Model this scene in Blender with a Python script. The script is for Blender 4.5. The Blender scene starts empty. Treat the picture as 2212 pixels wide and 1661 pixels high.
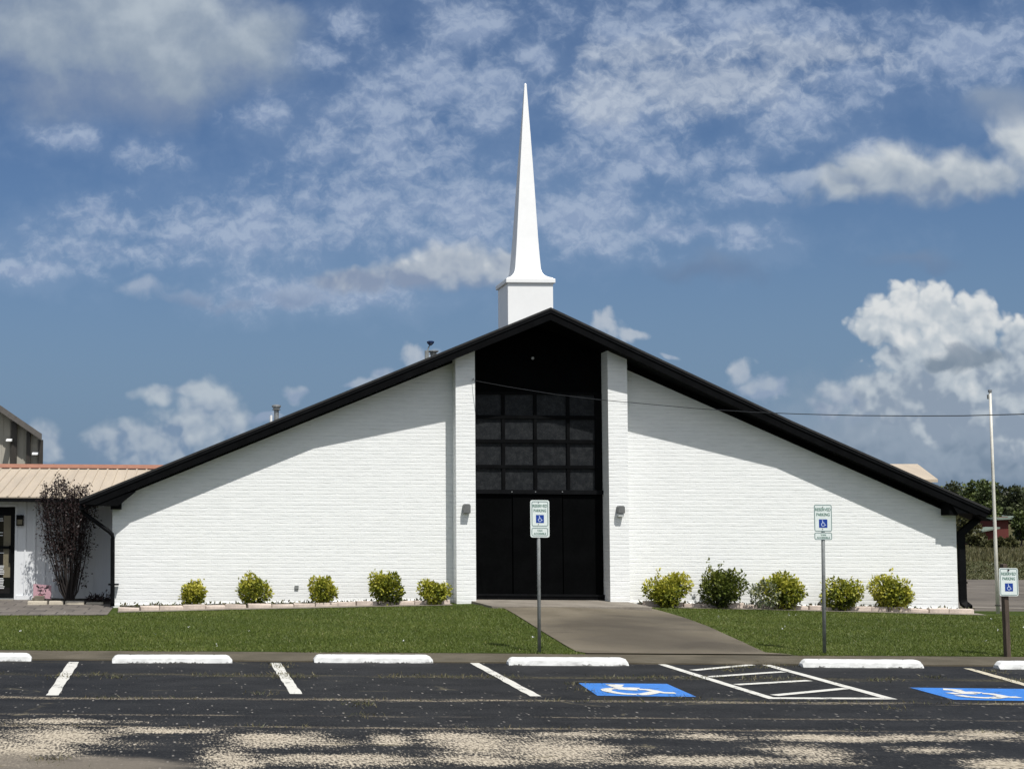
import bpy, bmesh, math, random
import numpy as np
from mathutils import Matrix, Vector, noise as mnoise

sc = bpy.context.scene
COL = sc.collection
R = math.radians
rnd = random.Random(7)
rng = np.random.default_rng(11)

# ------------------------------------------------------------------ camera
# shift lens: the facade is parallel to the sensor, seen from left of its middle
PW, PH = 2212.0, 1659.0
F, PPX, PPY = 3000.0, 430.0, 903.0
EYE = 2.4
PITCH, ROLL = R(3.66), R(0.38)
RM = (Matrix.Rotation(math.pi / 2 + PITCH, 3, 'X') @ Matrix.Rotation(ROLL, 3, 'Z'))
cam_d = bpy.data.cameras.new('camera')
cam = bpy.data.objects.new('camera', cam_d)
COL.objects.link(cam)
cam.location = (0, 0, EYE)
cam.rotation_euler = RM.to_euler()
cam_d.sensor_width = 36.0
cam_d.lens = F / PW * 36.0
cam_d.shift_x = (PW / 2 - PPX) / PW
cam_d.shift_y = (PPY - PH / 2) / PW
cam_d.clip_end = 3000
sc.camera = cam


def ray(x, y):
    return RM @ Vector(((x - PPX) / F, -(y - PPY) / F, -1.0))


def on_y(x, y, Y):
    d = ray(x, y)
    t = Y / d.y
    return Vector((d.x * t, Y, EYE + d.z * t))


def on_z(x, y, z=0.0):
    d = ray(x, y)
    t = (z - EYE) / d.z
    return Vector((d.x * t, d.y * t, z))


def uv(x, y):
    d = ray(x, y)
    return (d.x / d.y, d.z / d.y)


# ------------------------------------------------------------------ light
sc.view_settings.view_transform = 'Standard'
sc.view_settings.look = 'None'
sc.view_settings.exposure = 0.0
sc.view_settings.gamma = 1.0
SUN_TRAVEL = Vector((-0.39, 1.0, -1.83)).normalized()
SUN_EL = math.asin(-SUN_TRAVEL.z)
SUN_AZ = math.atan2(-SUN_TRAVEL.x, -SUN_TRAVEL.y)          # clockwise from +Y
sl = bpy.data.lights.new('sun', 'SUN')
sl.energy = 5.0
sl.angle = R(0.53)
sl.color = (1.0, 0.965, 0.91)
so = bpy.data.objects.new('sun', sl)
COL.objects.link(so)
so.rotation_euler = SUN_TRAVEL.to_track_quat('-Z', 'Y').to_euler()
so.location = (20, -30, 40)


class NT:
    """small helper that writes math as nodes"""

    def __init__(self, tree):
        self.t = tree

    def n(self, typ, **kw):
        nd = self.t.nodes.new(typ)
        for k, v in kw.items():
            setattr(nd, k, v)
        return nd

    def put(self, sock, v):
        if hasattr(v, 'is_output'):
            self.t.links.new(v, sock)
        elif v is not None:
            sock.default_value = v

    def m(self, op, a, b=None, c=None, clamp=False):
        nd = self.n('ShaderNodeMath', operation=op)
        nd.use_clamp = clamp
        self.put(nd.inputs[0], a)
        if b is not None:
            self.put(nd.inputs[1], b)
        if c is not None:
            self.put(nd.inputs[2], c)
        return nd.outputs[0]

    def v(self, op, a, b=None, c=None, out=0):
        nd = self.n('ShaderNodeVectorMath', operation=op)
        self.put(nd.inputs[0], a)
        if b is not None:
            self.put(nd.inputs[1], b)
        if c is not None:
            self.put(nd.inputs[2], c)
        return nd.outputs[out]

    def xyz(self, x, y, z=0.0):
        nd = self.n('ShaderNodeCombineXYZ')
        for i, q in enumerate((x, y, z)):
            self.put(nd.inputs[i], q)
        return nd.outputs[0]

    def sep(self, vec):
        nd = self.n('ShaderNodeSeparateXYZ')
        self.put(nd.inputs[0], vec)
        return nd.outputs

    def noise(self, vec, scale, detail=4.0, rough=0.5, dist=0.0, col=False, lac=2.0, two=False):
        nd = self.n('ShaderNodeTexNoise')
        if two:
            nd.noise_dimensions = '2D'
        self.put(nd.inputs['Vector'], vec)
        nd.inputs['Scale'].default_value = scale
        nd.inputs['Detail'].default_value = detail
        nd.inputs['Roughness'].default_value = rough
        nd.inputs['Distortion'].default_value = dist
        nd.inputs['Lacunarity'].default_value = lac
        return nd.outputs[1] if col else nd.outputs[0]

    def voro(self, vec, scale, detail=0.0, rough=0.5, feature='F1', out=0, two=False):
        nd = self.n('ShaderNodeTexVoronoi', feature=feature)
        if two:
            nd.voronoi_dimensions = '2D'
        self.put(nd.inputs['Vector'], vec)
        nd.inputs['Scale'].default_value = scale
        if 'Detail' in nd.inputs:
            nd.inputs['Detail'].default_value = detail
            nd.inputs['Roughness'].default_value = rough
        return nd.outputs[out]

    def ss(self, val, lo, hi, a=0.0, b=1.0):
        nd = self.n('ShaderNodeMapRange', interpolation_type='SMOOTHSTEP')
        self.put(nd.inputs[0], val)
        for i, q in enumerate((lo, hi, a, b)):
            self.put(nd.inputs[i + 1], q)
        return nd.outputs[0]

    def lin(self, val, lo, hi, a=0.0, b=1.0):
        nd = self.n('ShaderNodeMapRange')
        self.put(nd.inputs[0], val)
        for i, q in enumerate((lo, hi, a, b)):
            self.put(nd.inputs[i + 1], q)
        return nd.outputs[0]

    def mix(self, f, a, b, blend='MIX'):
        nd = self.n('ShaderNodeMix', data_type='RGBA', blend_type=blend)
        self.put(nd.inputs[0], f)
        self.put(nd.inputs[6], c4(a))
        self.put(nd.inputs[7], c4(b))
        return nd.outputs[2]


def c4(c):
    if isinstance(c, (tuple, list)) and len(c) == 3:
        return (*c, 1.0)
    return c


def srgb(r, g, b, k=1.0):
    def f(v):
        v /= 255.0
        return v / 12.92 if v <= 0.04045 else ((v + 0.055) / 1.055) ** 2.4
    return (f(r) * k, f(g) * k, f(b) * k)


# ------------------------------------------------------------------ sky with its clouds (world, by direction)
world = bpy.data.worlds.new("World")
sc.world = world
world.use_nodes = True
world.cycles.sampling_method = 'NONE'
wt = world.node_tree
wt.nodes.clear()
W = NT(wt)
SKY_K = 0.1


def build_sky():
    sky = W.n('ShaderNodeTexSky', sky_type='NISHITA')
    sky.sun_disc = False
    sky.sun_elevation = SUN_EL
    sky.sun_rotation = SUN_AZ
    sky.altitude = 0.0
    sky.air_density = 1.0
    sky.dust_density = 1.0
    sky.ozone_density = 2.0
    tc = W.n('ShaderNodeTexCoord')
    d = tc.outputs['Generated']
    s = W.sep(d)
    yy = W.m('MAXIMUM', W.m('ABSOLUTE', s[1]), 0.12)
    u = W.m('DIVIDE', s[0], yy)
    v = W.m('DIVIDE', s[2], yy)
    p = W.xyz(u, v, 0.0)

    def warped(scale, amp, src, det=2.0):
        w_ = W.v('SUBTRACT', W.noise(p, scale, det, 0.55, col=True, two=True), (0.5, 0.5, 0.5))
        return W.v('MULTIPLY_ADD', w_, (amp, amp, 0.0), src)

    pL = warped(22.0, 0.030, p)                  # for large clouds
    pB = warped(60.0, 0.007, p)
    fbU = W.noise(p, 8.5, 6.0, 0.52, two=True)
    fbU2 = W.noise(W.v('ADD', p, (0.004, 0.012, 0.0)), 8.5, 6.0, 0.52, two=True)
    relU = W.m('SUBTRACT', fbU, fbU2)
    pM = warped(75.0, 0.012, pL)                 # adds ragged fine edges
    fbL = W.noise(pM, 20.0, 6.0, 0.56, two=True)
    fbS = W.noise(pM, 70.0, 4.0, 0.56, two=True)
    SH = (0.0030, 0.0085, 0.0)
    pS = W.v('ADD', pL, SH)
    shA = W.noise(pL, 26.0, 3.0, 0.5, two=True)
    shB = W.noise(pS, 26.0, 3.0, 0.5, two=True)

    def billow(src):
        a_ = W.voro(src, 50.0, 2.0, 0.5, 'F1', two=True)
        return W.m('SUBTRACT', 1.0, a_)
    bil = billow(pB)
    bil2 = billow(W.v('ADD', pB, SH))
    relB = W.m('SUBTRACT', bil, bil2)
    relL = W.m('SUBTRACT', shA, shB)

    def mask(blobs, src):
        acc = None
        for (x, y, rx, ry) in blobs:
            cu, cv = uv(x, y)
            su, sv = F / rx, F / ry
            ln = W.v('LENGTH', W.v('MULTIPLY_ADD', src, (su, sv, 0.0), (-cu * su, -cv * sv, 0.0)), out=1)
            val = W.m('SUBTRACT', 1.0, ln)
            acc = val if acc is None else W.m('SMOOTH_MAX', acc, val, 0.2)
        return acc

    def col(r, g, b):
        return tuple(q / SKY_K for q in srgb(r, g, b))

    # Nishita pulled to the photograph's grey-blue, hazier low down
    skyc = W.mix(1.0, sky.outputs[0], SKY_TINT, 'MULTIPLY')
    skyc = W.mix(W.m('MULTIPLY', W.ss(v, 0.26, 0.02), SKY_HAZE), skyc, col(112, 137, 166))
    cur = skyc
    over = lambda c0, a, c: W.mix(a, c0, c)

    # mottled high altocumulus, thin and see-through
    pr = W.n('ShaderNodeMapping')
    wt.links.new(warped(60.0, 0.010, p), pr.inputs[0])
    pr.inputs['Rotation'].default_value = (0, 0, R(-25))
    pr.inputs['Scale'].default_value = (1.0, 1.25, 1.0)
    prv = pr.outputs[0]
    mo = W.noise(prv, 36.0, 5.5, 0.62, two=True)
    mo_s = W.noise(W.v('ADD', prv, (0.0015, 0.006, 0.0)), 36.0, 5.5, 0.60, two=True)
    mo_big = W.noise(prv, 11.0, 2.0, 0.5, two=True)
    mo_rel = W.m('SUBTRACT', mo, mo_s)
    alto = [(60, 580, 180, 30), (280, 530, 250, 50), (520, 490, 300, 85), (760, 440, 230, 100),
            (860, 320, 220, 130), (970, 190, 200, 120), (1040, 60, 150, 90), (750, 55, 70, 50), (700, 125, 60, 40),
            (1330, 250, 200, 90), (1420, 350, 260, 70), (1720, 240, 150, 70), (1560, 60, 480, 90),
            (2080, 110, 230, 90), (1270, 470, 200, 90), (1450, 510, 280, 35), (1160, 120, 60, 40), (1060, 170, 90, 60),
            (310, 330, 80, 50), (130, 300, 90, 40), (1000, 450, 200, 110), (640, 640, 240, 40), (1890, 340, 80, 50), (1640, 400, 120, 40), (560, 250, 60, 60), (220, 470, 120, 40), (1850, 180, 120, 60), (840, 230, 120, 90)]
    ma = mask(alto, pL)
    da = W.m('ADD', W.m('MULTIPLY', ma, 0.95), W.m('ADD', W.m('MULTIPLY', W.m('SUBTRACT', mo, 0.5), 2.2), W.m('MULTIPLY', W.m('SUBTRACT', mo_big, 0.5), 0.8)))
    aa = W.m('MULTIPLY', W.ss(da, -0.15, 0.95), 0.70)
    ac = W.mix(W.lin(mo_rel, -0.09, 0.09), col(150, 166, 194), col(178, 191, 211))
    cur = over(cur, aa, ac)
    # a thin ragged veil round the patches
    vl = W.m('ADD', W.m('MULTIPLY', ma, 0.55), W.m('ADD', W.m('MULTIPLY', W.m('SUBTRACT', mo_big, 0.5), 1.6), W.m('MULTIPLY', W.m('SUBTRACT', mo, 0.5), 1.2)))
    cur = over(cur, W.m('MULTIPLY', W.ss(vl, -0.75, 0.3), 0.20), col(150, 170, 198))
    # thicker sheet inside the right patch
    mb = mask([(1500, 180, 300, 85), (1330, 215, 150, 60), (1700, 110, 260, 55), (1390, 110, 190, 45)], pL)
    db = W.m('ADD', mb, W.m('MULTIPLY', W.m('SUBTRACT', mo, 0.5), 1.5))
    cur = over(cur, W.m('MULTIPLY', W.ss(db, -0.1, 0.8), 0.72), W.mix(W.lin(mo_rel, -0.10, 0.10), col(162, 175, 195), col(186, 196, 210)))

    def cumulus(cur, blobs, lo, hi, amp_l, amp_s, amp_b, y_top, y_bot, top, mid, bot, rel=1.0, opa=1.0, src=None, soft=False):
        mk = mask(blobs, src or pL)
        dd = mk
        if amp_l:
            dd = W.m('ADD', dd, W.m('MULTIPLY', W.m('SUBTRACT', fbU if soft else fbL, 0.5), amp_l))
        if amp_s:
            dd = W.m('ADD', dd, W.m('MULTIPLY', W.m('SUBTRACT', fbS, 0.5), amp_s))
        if amp_b:
            dd = W.m('ADD', dd, W.m('MULTIPLY', W.m('SUBTRACT', bil, 0.62), amp_b))
        a = W.m('MULTIPLY', W.ss(dd, lo, hi), opa)
        vt, vb = uv(1500, y_top)[1], uv(1500, y_bot)[1]
        t = W.lin(v, vb, vt)
        r_ = W.m('ADD', W.m('MULTIPLY', relU if soft else relL, 2.2 * rel), W.m('MULTIPLY', relB, (0.55 if amp_b > 0.2 else 0.25) * rel if amp_b else 0.0))
        t = W.m('ADD', t, r_)
        lc = W.mix(W.ss(t, 0.0, 0.5), bot, mid)
        lc = W.mix(W.ss(t, 0.4, 1.05), lc, top)
        return over(cur, a, lc)

    # upper left: big soft grey-white cloud
    cur = cumulus(cur, [(90, 80, 360, 170), (330, 50, 330, 170), (500, 120, 230, 110), (120, 195, 190, 110), (300, 180, 230, 90), (570, 70, 140, 100)],
                  -0.28, 0.85, 1.9, 0.30, 0, -80, 290, col(180, 191, 201), col(150, 164, 180), col(126, 143, 170), 1.3, 0.92, pB, True)
    # right: long soft cumulus
    cur = cumulus(cur, [(1930, 370, 170, 85), (1830, 400, 110, 55), (2080, 385, 190, 75), (2215, 310, 100, 100)],
                  -0.05, 0.6, 0.45, 0.2, 0.15, 280, 480, col(204, 210, 214), col(168, 179, 191), col(130, 147, 172), 0.65, 0.95)
    cur = cumulus(cur, [(2180, 225, 90, 50), (2140, 210, 60, 30)], -0.2, 0.9, 0.8, 0.1, 0, 150, 290, col(150, 164, 182), col(138, 153, 174), col(128, 145, 170), 0.6, 0.75, pB, True)
    cur = cumulus(cur, [(1735, 395, 70, 20), (1680, 425, 50, 16)], -0.1, 0.7, 0.5, 1.0, 0, 370, 440, col(178, 190, 206), col(160, 175, 197), col(140, 158, 186), 0.7, 0.6)
    # middle: flat-based cumulus left of the steeple with a ragged tail
    cur = cumulus(cur, [(990, 572, 170, 66), (1090, 582, 95, 56), (890, 592, 120, 50), (770, 606, 140, 36)],
                  -0.02, 0.55, 0.15, 0.12, 0.22, 508, 634, col(214, 218, 221), col(170, 180, 193), col(134, 149, 174), 0.55, 0.95, pB)
    cur = cumulus(cur, [(650, 640, 120, 34), (320, 628, 70, 28), (500, 648, 60, 20), (420, 640, 60, 18)],
                  -0.1, 0.8, 1.0, 0.9, 0, 590, 680, col(172, 184, 202), col(150, 166, 190), col(130, 148, 176), 0.7, 0.7)
    # low bank at right, grey and hazy
    cur = cumulus(cur, [(2150, 960, 420, 150), (1950, 950, 260, 110), (2000, 1020, 500, 80)],
                  -0.5, 0.6, 0.4, 0.15, 0.1, 830, 1060, col(160, 173, 187), col(142, 157, 174), col(118, 136, 156), 0.6, 0.95)
    cur = cumulus(cur, [(1820, 855, 75, 50), (1890, 860, 100, 55), (1780, 880, 60, 30)], 0.0, 0.5, 0.4, 0.4, 0.3, 815, 900, col(186, 195, 204), col(160, 172, 188), col(132, 148, 172), 0.8, 0.85)
    # towering cumulus at right
    cur = cumulus(cur, [(1985, 672, 135, 88), (1900, 700, 90, 60), (2090, 715, 125, 105), (2140, 800, 150, 115), (2010, 770, 140, 110), (2200, 770, 90, 100),
                        (1940, 860, 140, 80), (2020, 870, 190, 110), (2200, 880, 120, 160)],
                  -0.02, 0.28, 0.22, 0.12, 0.42, 600, 900, col(220, 223, 224), col(182, 192, 201), col(140, 155, 173), 0.75, 0.97, pB)
    # dark scud before it
    cur = cumulus(cur, [(2075, 775, 95, 34), (2025, 782, 60, 24), (2130, 765, 50, 24)],
                  -0.05, 0.5, 0.4, 0.5, 0.1, 730, 805, col(146, 158, 172), col(128, 143, 159), col(114, 131, 149), 0.6, 0.92)
    # low left cumulus
    cur = cumulus(cur, [(450, 880, 80, 62), (390, 930, 100, 55), (340, 850, 60, 28), (480, 905, 60, 55), (330, 970, 130, 60), (260, 960, 70, 40), (420, 840, 50, 25), (90, 960, 50, 50)],
                  -0.28, 0.45, 0.25, 0.25, 0.35, 805, 1030, col(184, 194, 203), col(162, 175, 190), col(124, 145, 171), 0.8, 0.9)
    # small puffs
    cur = cumulus(cur, [(888, 757, 46, 32), (925, 768, 40, 26), (650, 846, 32, 28), (826, 800, 42, 22), (785, 815, 55, 18), (570, 905, 60, 24),
                        (1310, 706, 48, 28), (1355, 735, 45, 22), (1612, 795, 42, 38), (1655, 835, 60, 40), (1437, 771, 22, 10)],
                  0.0, 0.55, 0.0, 0.7, 0.3, 690, 870, col(186, 194, 204), col(168, 180, 195), col(146, 162, 186), 0.8, 0.8)
    # faint grey shreds
    cur = cumulus(cur, [(1530, 578, 150, 36), (1980, 560, 140, 24)], -0.1, 1.0, 0.7, 0.3, 0, 540, 610,
                  col(120, 138, 164), col(108, 128, 158), col(104, 124, 154), 0.3, 0.55)
    # unseen sky overhead and behind: brighter broken cloud added to lift the ambient light
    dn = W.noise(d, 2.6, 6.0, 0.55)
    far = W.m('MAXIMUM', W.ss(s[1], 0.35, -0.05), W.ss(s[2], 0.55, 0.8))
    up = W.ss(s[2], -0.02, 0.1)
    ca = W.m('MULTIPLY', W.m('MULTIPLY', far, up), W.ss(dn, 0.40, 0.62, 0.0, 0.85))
    cur = over(cur, ca, tuple(q * FILL_CLOUD for q in (9.9, 9.8, 9.3)))
    bg = W.n('ShaderNodeBackground')
    bg.inputs['Strength'].default_value = SKY_K
    out = W.n('ShaderNodeOutputWorld')
    wt.links.new(cur, bg.inputs[0])
    wt.links.new(bg.outputs[0], out.inputs[0])


SKY_TINT = (0.505, 0.61, 0.755)
SKY_HAZE = 0.85
FILL_CLOUD = 1.0
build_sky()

# ------------------------------------------------------------------ materials


def new_mat(name):
    m = bpy.data.materials.new(name)
    m.use_nodes = True
    t = m.node_tree
    t.nodes.clear()
    h = NT(t)
    out = h.n('ShaderNodeOutputMaterial')
    b = h.n('ShaderNodeBsdfPrincipled')
    t.links.new(b.outputs[0], out.inputs[0])
    return m, h, b


def bump(h, b, height, dist=0.01, strength=1.0):
    nd = h.n('ShaderNodeBump')
    nd.inputs['Strength'].default_value = strength
    nd.inputs['Distance'].default_value = dist
    h.put(nd.inputs['Height'], height)
    h.t.links.new(nd.outputs[0], b.inputs['Normal'])
    return nd


def simple(name, c, rough=0.6, metal=0.0, var=0.12, scale=6.0, bmp=0.0, spec=0.5, stretch=(1, 1, 1)):
    m, h, b = new_mat(name)
    tc = h.n('ShaderNodeTexCoord').outputs['Object']
    p = h.v('MULTIPLY', tc, stretch)
    n1 = h.noise(p, scale, 6.0, 0.6)
    n2 = h.noise(p, scale * 9, 3.0, 0.6)
    f = h.m('ADD', h.m('MULTIPLY', n1, 0.7), h.m('MULTIPLY', n2, 0.3))
    lo = tuple(q * (1 - var) for q in c)
    hi = tuple(min(1.0, q * (1 + var)) for q in c)
    h.put(b.inputs['Base Color'], h.mix(h.ss(f, 0.3, 0.7), lo, hi))
    h.put(b.inputs['Roughness'], h.lin(n1, 0.3, 0.7, rough - 0.06, min(1.0, rough + 0.06)))
    b.inputs['Metallic'].default_value = metal
    b.inputs['Specular IOR Level'].default_value = spec
    if bmp:
        bump(h, b, f, bmp)
    return m


def brick_mat():
    m, h, b = new_mat('white_painted_brick')
    g = h.n('ShaderNodeNewGeometry')
    s = h.sep(g.outputs['Position'])
    along = h.m('ADD', s[0], s[1])
    wob = h.m('MULTIPLY', h.m('SUBTRACT', h.noise(h.xyz(along, s[2], 0.0), 1.7, 2.0), 0.5), 0.012)
    vec = h.xyz(along, h.m('ADD', s[2], wob), 0.0)
    bt = h.n('ShaderNodeTexBrick')
    h.put(bt.inputs['Vector'], vec)
    bt.inputs['Scale'].default_value = 1.0
    bt.inputs['Brick Width'].default_value = 0.29
    bt.inputs['Row Height'].default_value = 0.085
    bt.inputs['Mortar Size'].default_value = 0.012
    bt.inputs['Mortar Smooth'].default_value = 0.9
    bt.inputs['Color1'].default_value = (0.2, 0.2, 0.2, 1)
    bt.inputs['Color2'].default_value = (1, 1, 1, 1)
    bt.inputs['Mortar'].default_value = (0, 0, 0, 1)
    sx = h.xyz(h.m('MULTIPLY', along, 1.9), h.m('MULTIPLY', s[2], 14.0), 0.0)
    streak = h.noise(sx, 1.0, 5.0, 0.62)
    sx2 = h.xyz(h.m('MULTIPLY', along, 6.0), h.m('MULTIPLY', s[2], 30.0), 0.0)
    streak2 = h.noise(sx2, 1.0, 4.0, 0.6)
    fine = h.noise(vec, 26.0, 4.0, 0.6)
    patch = h.noise(vec, 0.55, 4.0, 0.55)
    row = h.m('PINGPONG', h.m('ADD', s[2], wob), 0.0425)
    groove = h.m('MULTIPLY', h.ss(row, 0.015, 0.0), h.ss(streak2, 0.34, 0.62))
    per = bt.outputs['Color']
    head = h.m('MULTIPLY', bt.outputs['Fac'], h.ss(streak2, 0.45, 0.7))
    base = h.mix(h.ss(streak, 0.3, 0.72), (0.77, 0.785, 0.78), (0.845, 0.857, 0.85))
    base = h.mix(h.m('MULTIPLY', groove, 0.30), base, (0.60, 0.62, 0.62))
    base = h.mix(h.m('MULTIPLY', head, 0.26), base, (0.58, 0.60, 0.60))
    base = h.mix(h.m('MULTIPLY', h.ss(patch, 0.5, 0.75), 0.25), base, (0.76, 0.77, 0.755))
    # splash dirt close to the ground
    low = h.m('MULTIPLY', h.ss(s[2], 0.55, 0.05), h.ss(fine, 0.5, 0.75))
    base = h.mix(h.m('MULTIPLY', low, 0.3), base, (0.42, 0.38, 0.31))
    h.put(b.inputs['Base Color'], base)
    b.inputs['Roughness'].default_value = 0.55
    b.inputs['Specular IOR Level'].default_value = 0.3
    hgt = h.m('ADD', h.m('MULTIPLY', h.m('SUBTRACT', 1.0, groove), 0.30),
              h.m('ADD', h.m('MULTIPLY', streak, 0.42), h.m('ADD', h.m('MULTIPLY', streak2, 0.50), h.m('ADD', h.m('MULTIPLY', fine, 0.30), h.m('ADD', h.m('MULTIPLY', h.sep(per)[0], 0.14), h.m('MULTIPLY', head, -0.3))))))
    bump(h, b, hgt, 0.0085, 1.0)
    return m


def asphalt_mat():
    m, h, b = new_mat('worn_asphalt')
    g = h.n('ShaderNodeNewGeometry')
    P = g.outputs['Position']
    s = h.sep(P)
    flat = h.xyz(s[0], s[1], 0.0)
    big = h.noise(h.v('MULTIPLY', flat, (0.42, 0.62, 1)), 1.0, 5.0, 0.55, 0.3)
    med = h.noise(h.v('MULTIPLY', flat, (1.3, 2.2, 1)), 1.0, 5.0, 0.6)
    fine = h.noise(flat, 26.0, 3.0, 0.65)
    grit = h.voro(flat, 34.0)
    gr2 = h.noise(flat, 70.0, 2.0, 0.6)
    # grain that is still coarse enough to read from the road: loose chip, longer across the slope
    gv = h.v('MULTIPLY', flat, (1.0, 0.33, 1))
    grA = h.noise(gv, 36.0, 2.0, 0.65)
    grB = h.noise(gv, 80.0, 2.0, 0.6)
    dots = h.m('SUBTRACT', 1.0, h.voro(gv, 17.0))
    dsel = h.sep(h.voro(gv, 17.0, out=1))
    # sealed coat
    dark = h.mix(h.ss(med, 0.3, 0.7), ASPH_LO, ASPH_HI)
    dark = h.mix(h.m('MULTIPLY', h.ss(grA, 0.40, 0.75), 0.55), dark, (0.036, 0.036, 0.036))
    # single pale chips, thicker towards the traffic lane
    dens = h.lin(s[1], 21.0, 15.2, 0.05, 0.34)
    on = h.m('LESS_THAN', dsel[0], dens)
    dark = h.mix(h.m('MULTIPLY', h.m('MULTIPLY', on, h.ss(dots, 0.72, 0.84)), h.lin(dsel[1], 0, 1, 0.25, 1.0)), dark, (0.24, 0.225, 0.20))
    # where the seal coat is worn through to the pale chip: mostly the traffic lane near the viewer
    near = h.ss(s[1], 17.6, 16.2)
    wmask = None
    for (px_, py_, rx_, ry_) in WEAR:
        c0, cxr, cyr = on_z(px_, py_), on_z(px_ + rx_, py_), on_z(px_, py_ - ry_)
        rx_m, ry_m = abs(cxr.x - c0.x), max(0.08, abs(cyr.y - c0.y))
        ln = h.v('LENGTH', h.v('MULTIPLY_ADD', flat, (1 / rx_m, 1 / ry_m, 0), (-c0.x / rx_m, -c0.y / ry_m, 0)), out=1)
        val = h.m('SUBTRACT', 1.0, ln)
        wmask = val if wmask is None else h.m('SMOOTH_MAX', wmask, val, 0.15)
    tail = h.m('MULTIPLY', h.ss(s[1], 13.2, 12.0), 0.8)
    wmask = h.m('MAXIMUM', h.m('MAXIMUM', wmask, -0.9), h.m('SUBTRACT', tail, 0.9))
    wear = h.m('ADD', h.m('MULTIPLY', wmask, 0.70), h.m('ADD', h.m('MULTIPLY', h.m('SUBTRACT', big, 0.5), 1.2), h.m('MULTIPLY', h.m('SUBTRACT', med, 0.5), 1.6)))
    wl = h.ss(wear, -0.95, 0.85)
    speck = h.m('ADD', h.m('MULTIPLY', grA, 0.6), h.m('MULTIPLY', grB, 0.4))
    thr = h.lin(wl, 0.0, 1.0, 0.76, 0.33)
    wm = h.m('MULTIPLY', h.ss(speck, h.m('SUBTRACT', thr, 0.07), h.m('ADD', thr, 0.15)), near)
    tan = h.mix(h.ss(grA, 0.3, 0.7), h.mix(h.ss(med, 0.35, 0.65), (0.15, 0.13, 0.105), (0.24, 0.205, 0.155)), (0.50, 0.44, 0.345))
    c = h.mix(wm, dark, tan)
    # bare base with no seal coat left, along the bottom left
    c0 = on_z(40, 1650)
    ln = h.v('LENGTH', h.v('MULTIPLY_ADD', flat, (1 / 1.6, 1 / 0.55, 0), (-c0.x / 1.6, -c0.y / 0.55, 0)), out=1)
    bare = h.ss(h.m('ADD', h.m('SUBTRACT', 1.0, ln), h.m('MULTIPLY', h.m('SUBTRACT', med, 0.5), 1.6)), -0.2, 0.4)
    c = h.mix(h.m('MULTIPLY', bare, 0.8), c, h.mix(fine, (0.13, 0.112, 0.09), (0.23, 0.20, 0.16)))
    # sand caught in the paving joints (real cracks that run along the lot)
    wob = h.m('MULTIPLY', h.m('SUBTRACT', h.noise(h.xyz(s[0], 0.0, 0.0), 0.6, 3.0), 0.5), 0.22)
    ywob = h.m('ADD', s[1], wob)
    jn = None
    for (yy, wdt, amt) in JOINTS:
        dd = h.m('ABSOLUTE', h.m('SUBTRACT', ywob, yy))
        k = h.m('MULTIPLY', h.ss(dd, wdt, wdt * 0.15), amt)
        jn = k if jn is None else h.m('MAXIMUM', jn, k)
    jmask = h.m('MULTIPLY', jn, h.ss(h.m('ADD', h.noise(h.v('MULTIPLY', flat, (0.55, 3.0, 1)), 1.3, 5.0, 0.68), h.m('MULTIPLY', jn, 0.14)), 0.50, 0.70))
    jmask = h.m('MULTIPLY', jmask, h.ss(grA, 0.36, 0.6))
    jc = h.mix(h.ss(s[1], 18.2, 18.8), h.mix(grB, (0.17, 0.14, 0.095), (0.36, 0.31, 0.235)), h.mix(grB, (0.055, 0.052, 0.026), (0.145, 0.125, 0.075)))
    c = h.mix(jmask, c, jc)
    # crack lines across
    ck = h.voro(h.v('ADD', h.v('MULTIPLY', flat, (0.16, 0.26, 1)), h.v('MULTIPLY', h.noise(flat, 0.9, 4.0, col=True), (0.16, 0.16, 0))), 1.0, 0.0, 0.5, 'DISTANCE_TO_EDGE')
    cm = h.m('MULTIPLY', h.ss(ck, 0.006, 0.001), h.ss(med, 0.50, 0.65))
    c = h.mix(h.m('MULTIPLY', cm, 0.8), c, (0.13, 0.115, 0.075))
    h.put(b.inputs['Base Color'], c)
    h.put(b.inputs['Roughness'], h.lin(wm, 0, 1, 0.72, 0.95))
    b.inputs['Specular IOR Level'].default_value = 0.12
    hg = h.m('ADD', h.m('MULTIPLY', grit, 0.6), h.m('ADD', fine, h.m('MULTIPLY', jmask, 0.6)))
    bump(h, b, hg, 0.006, 0.8)
    return m


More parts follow.
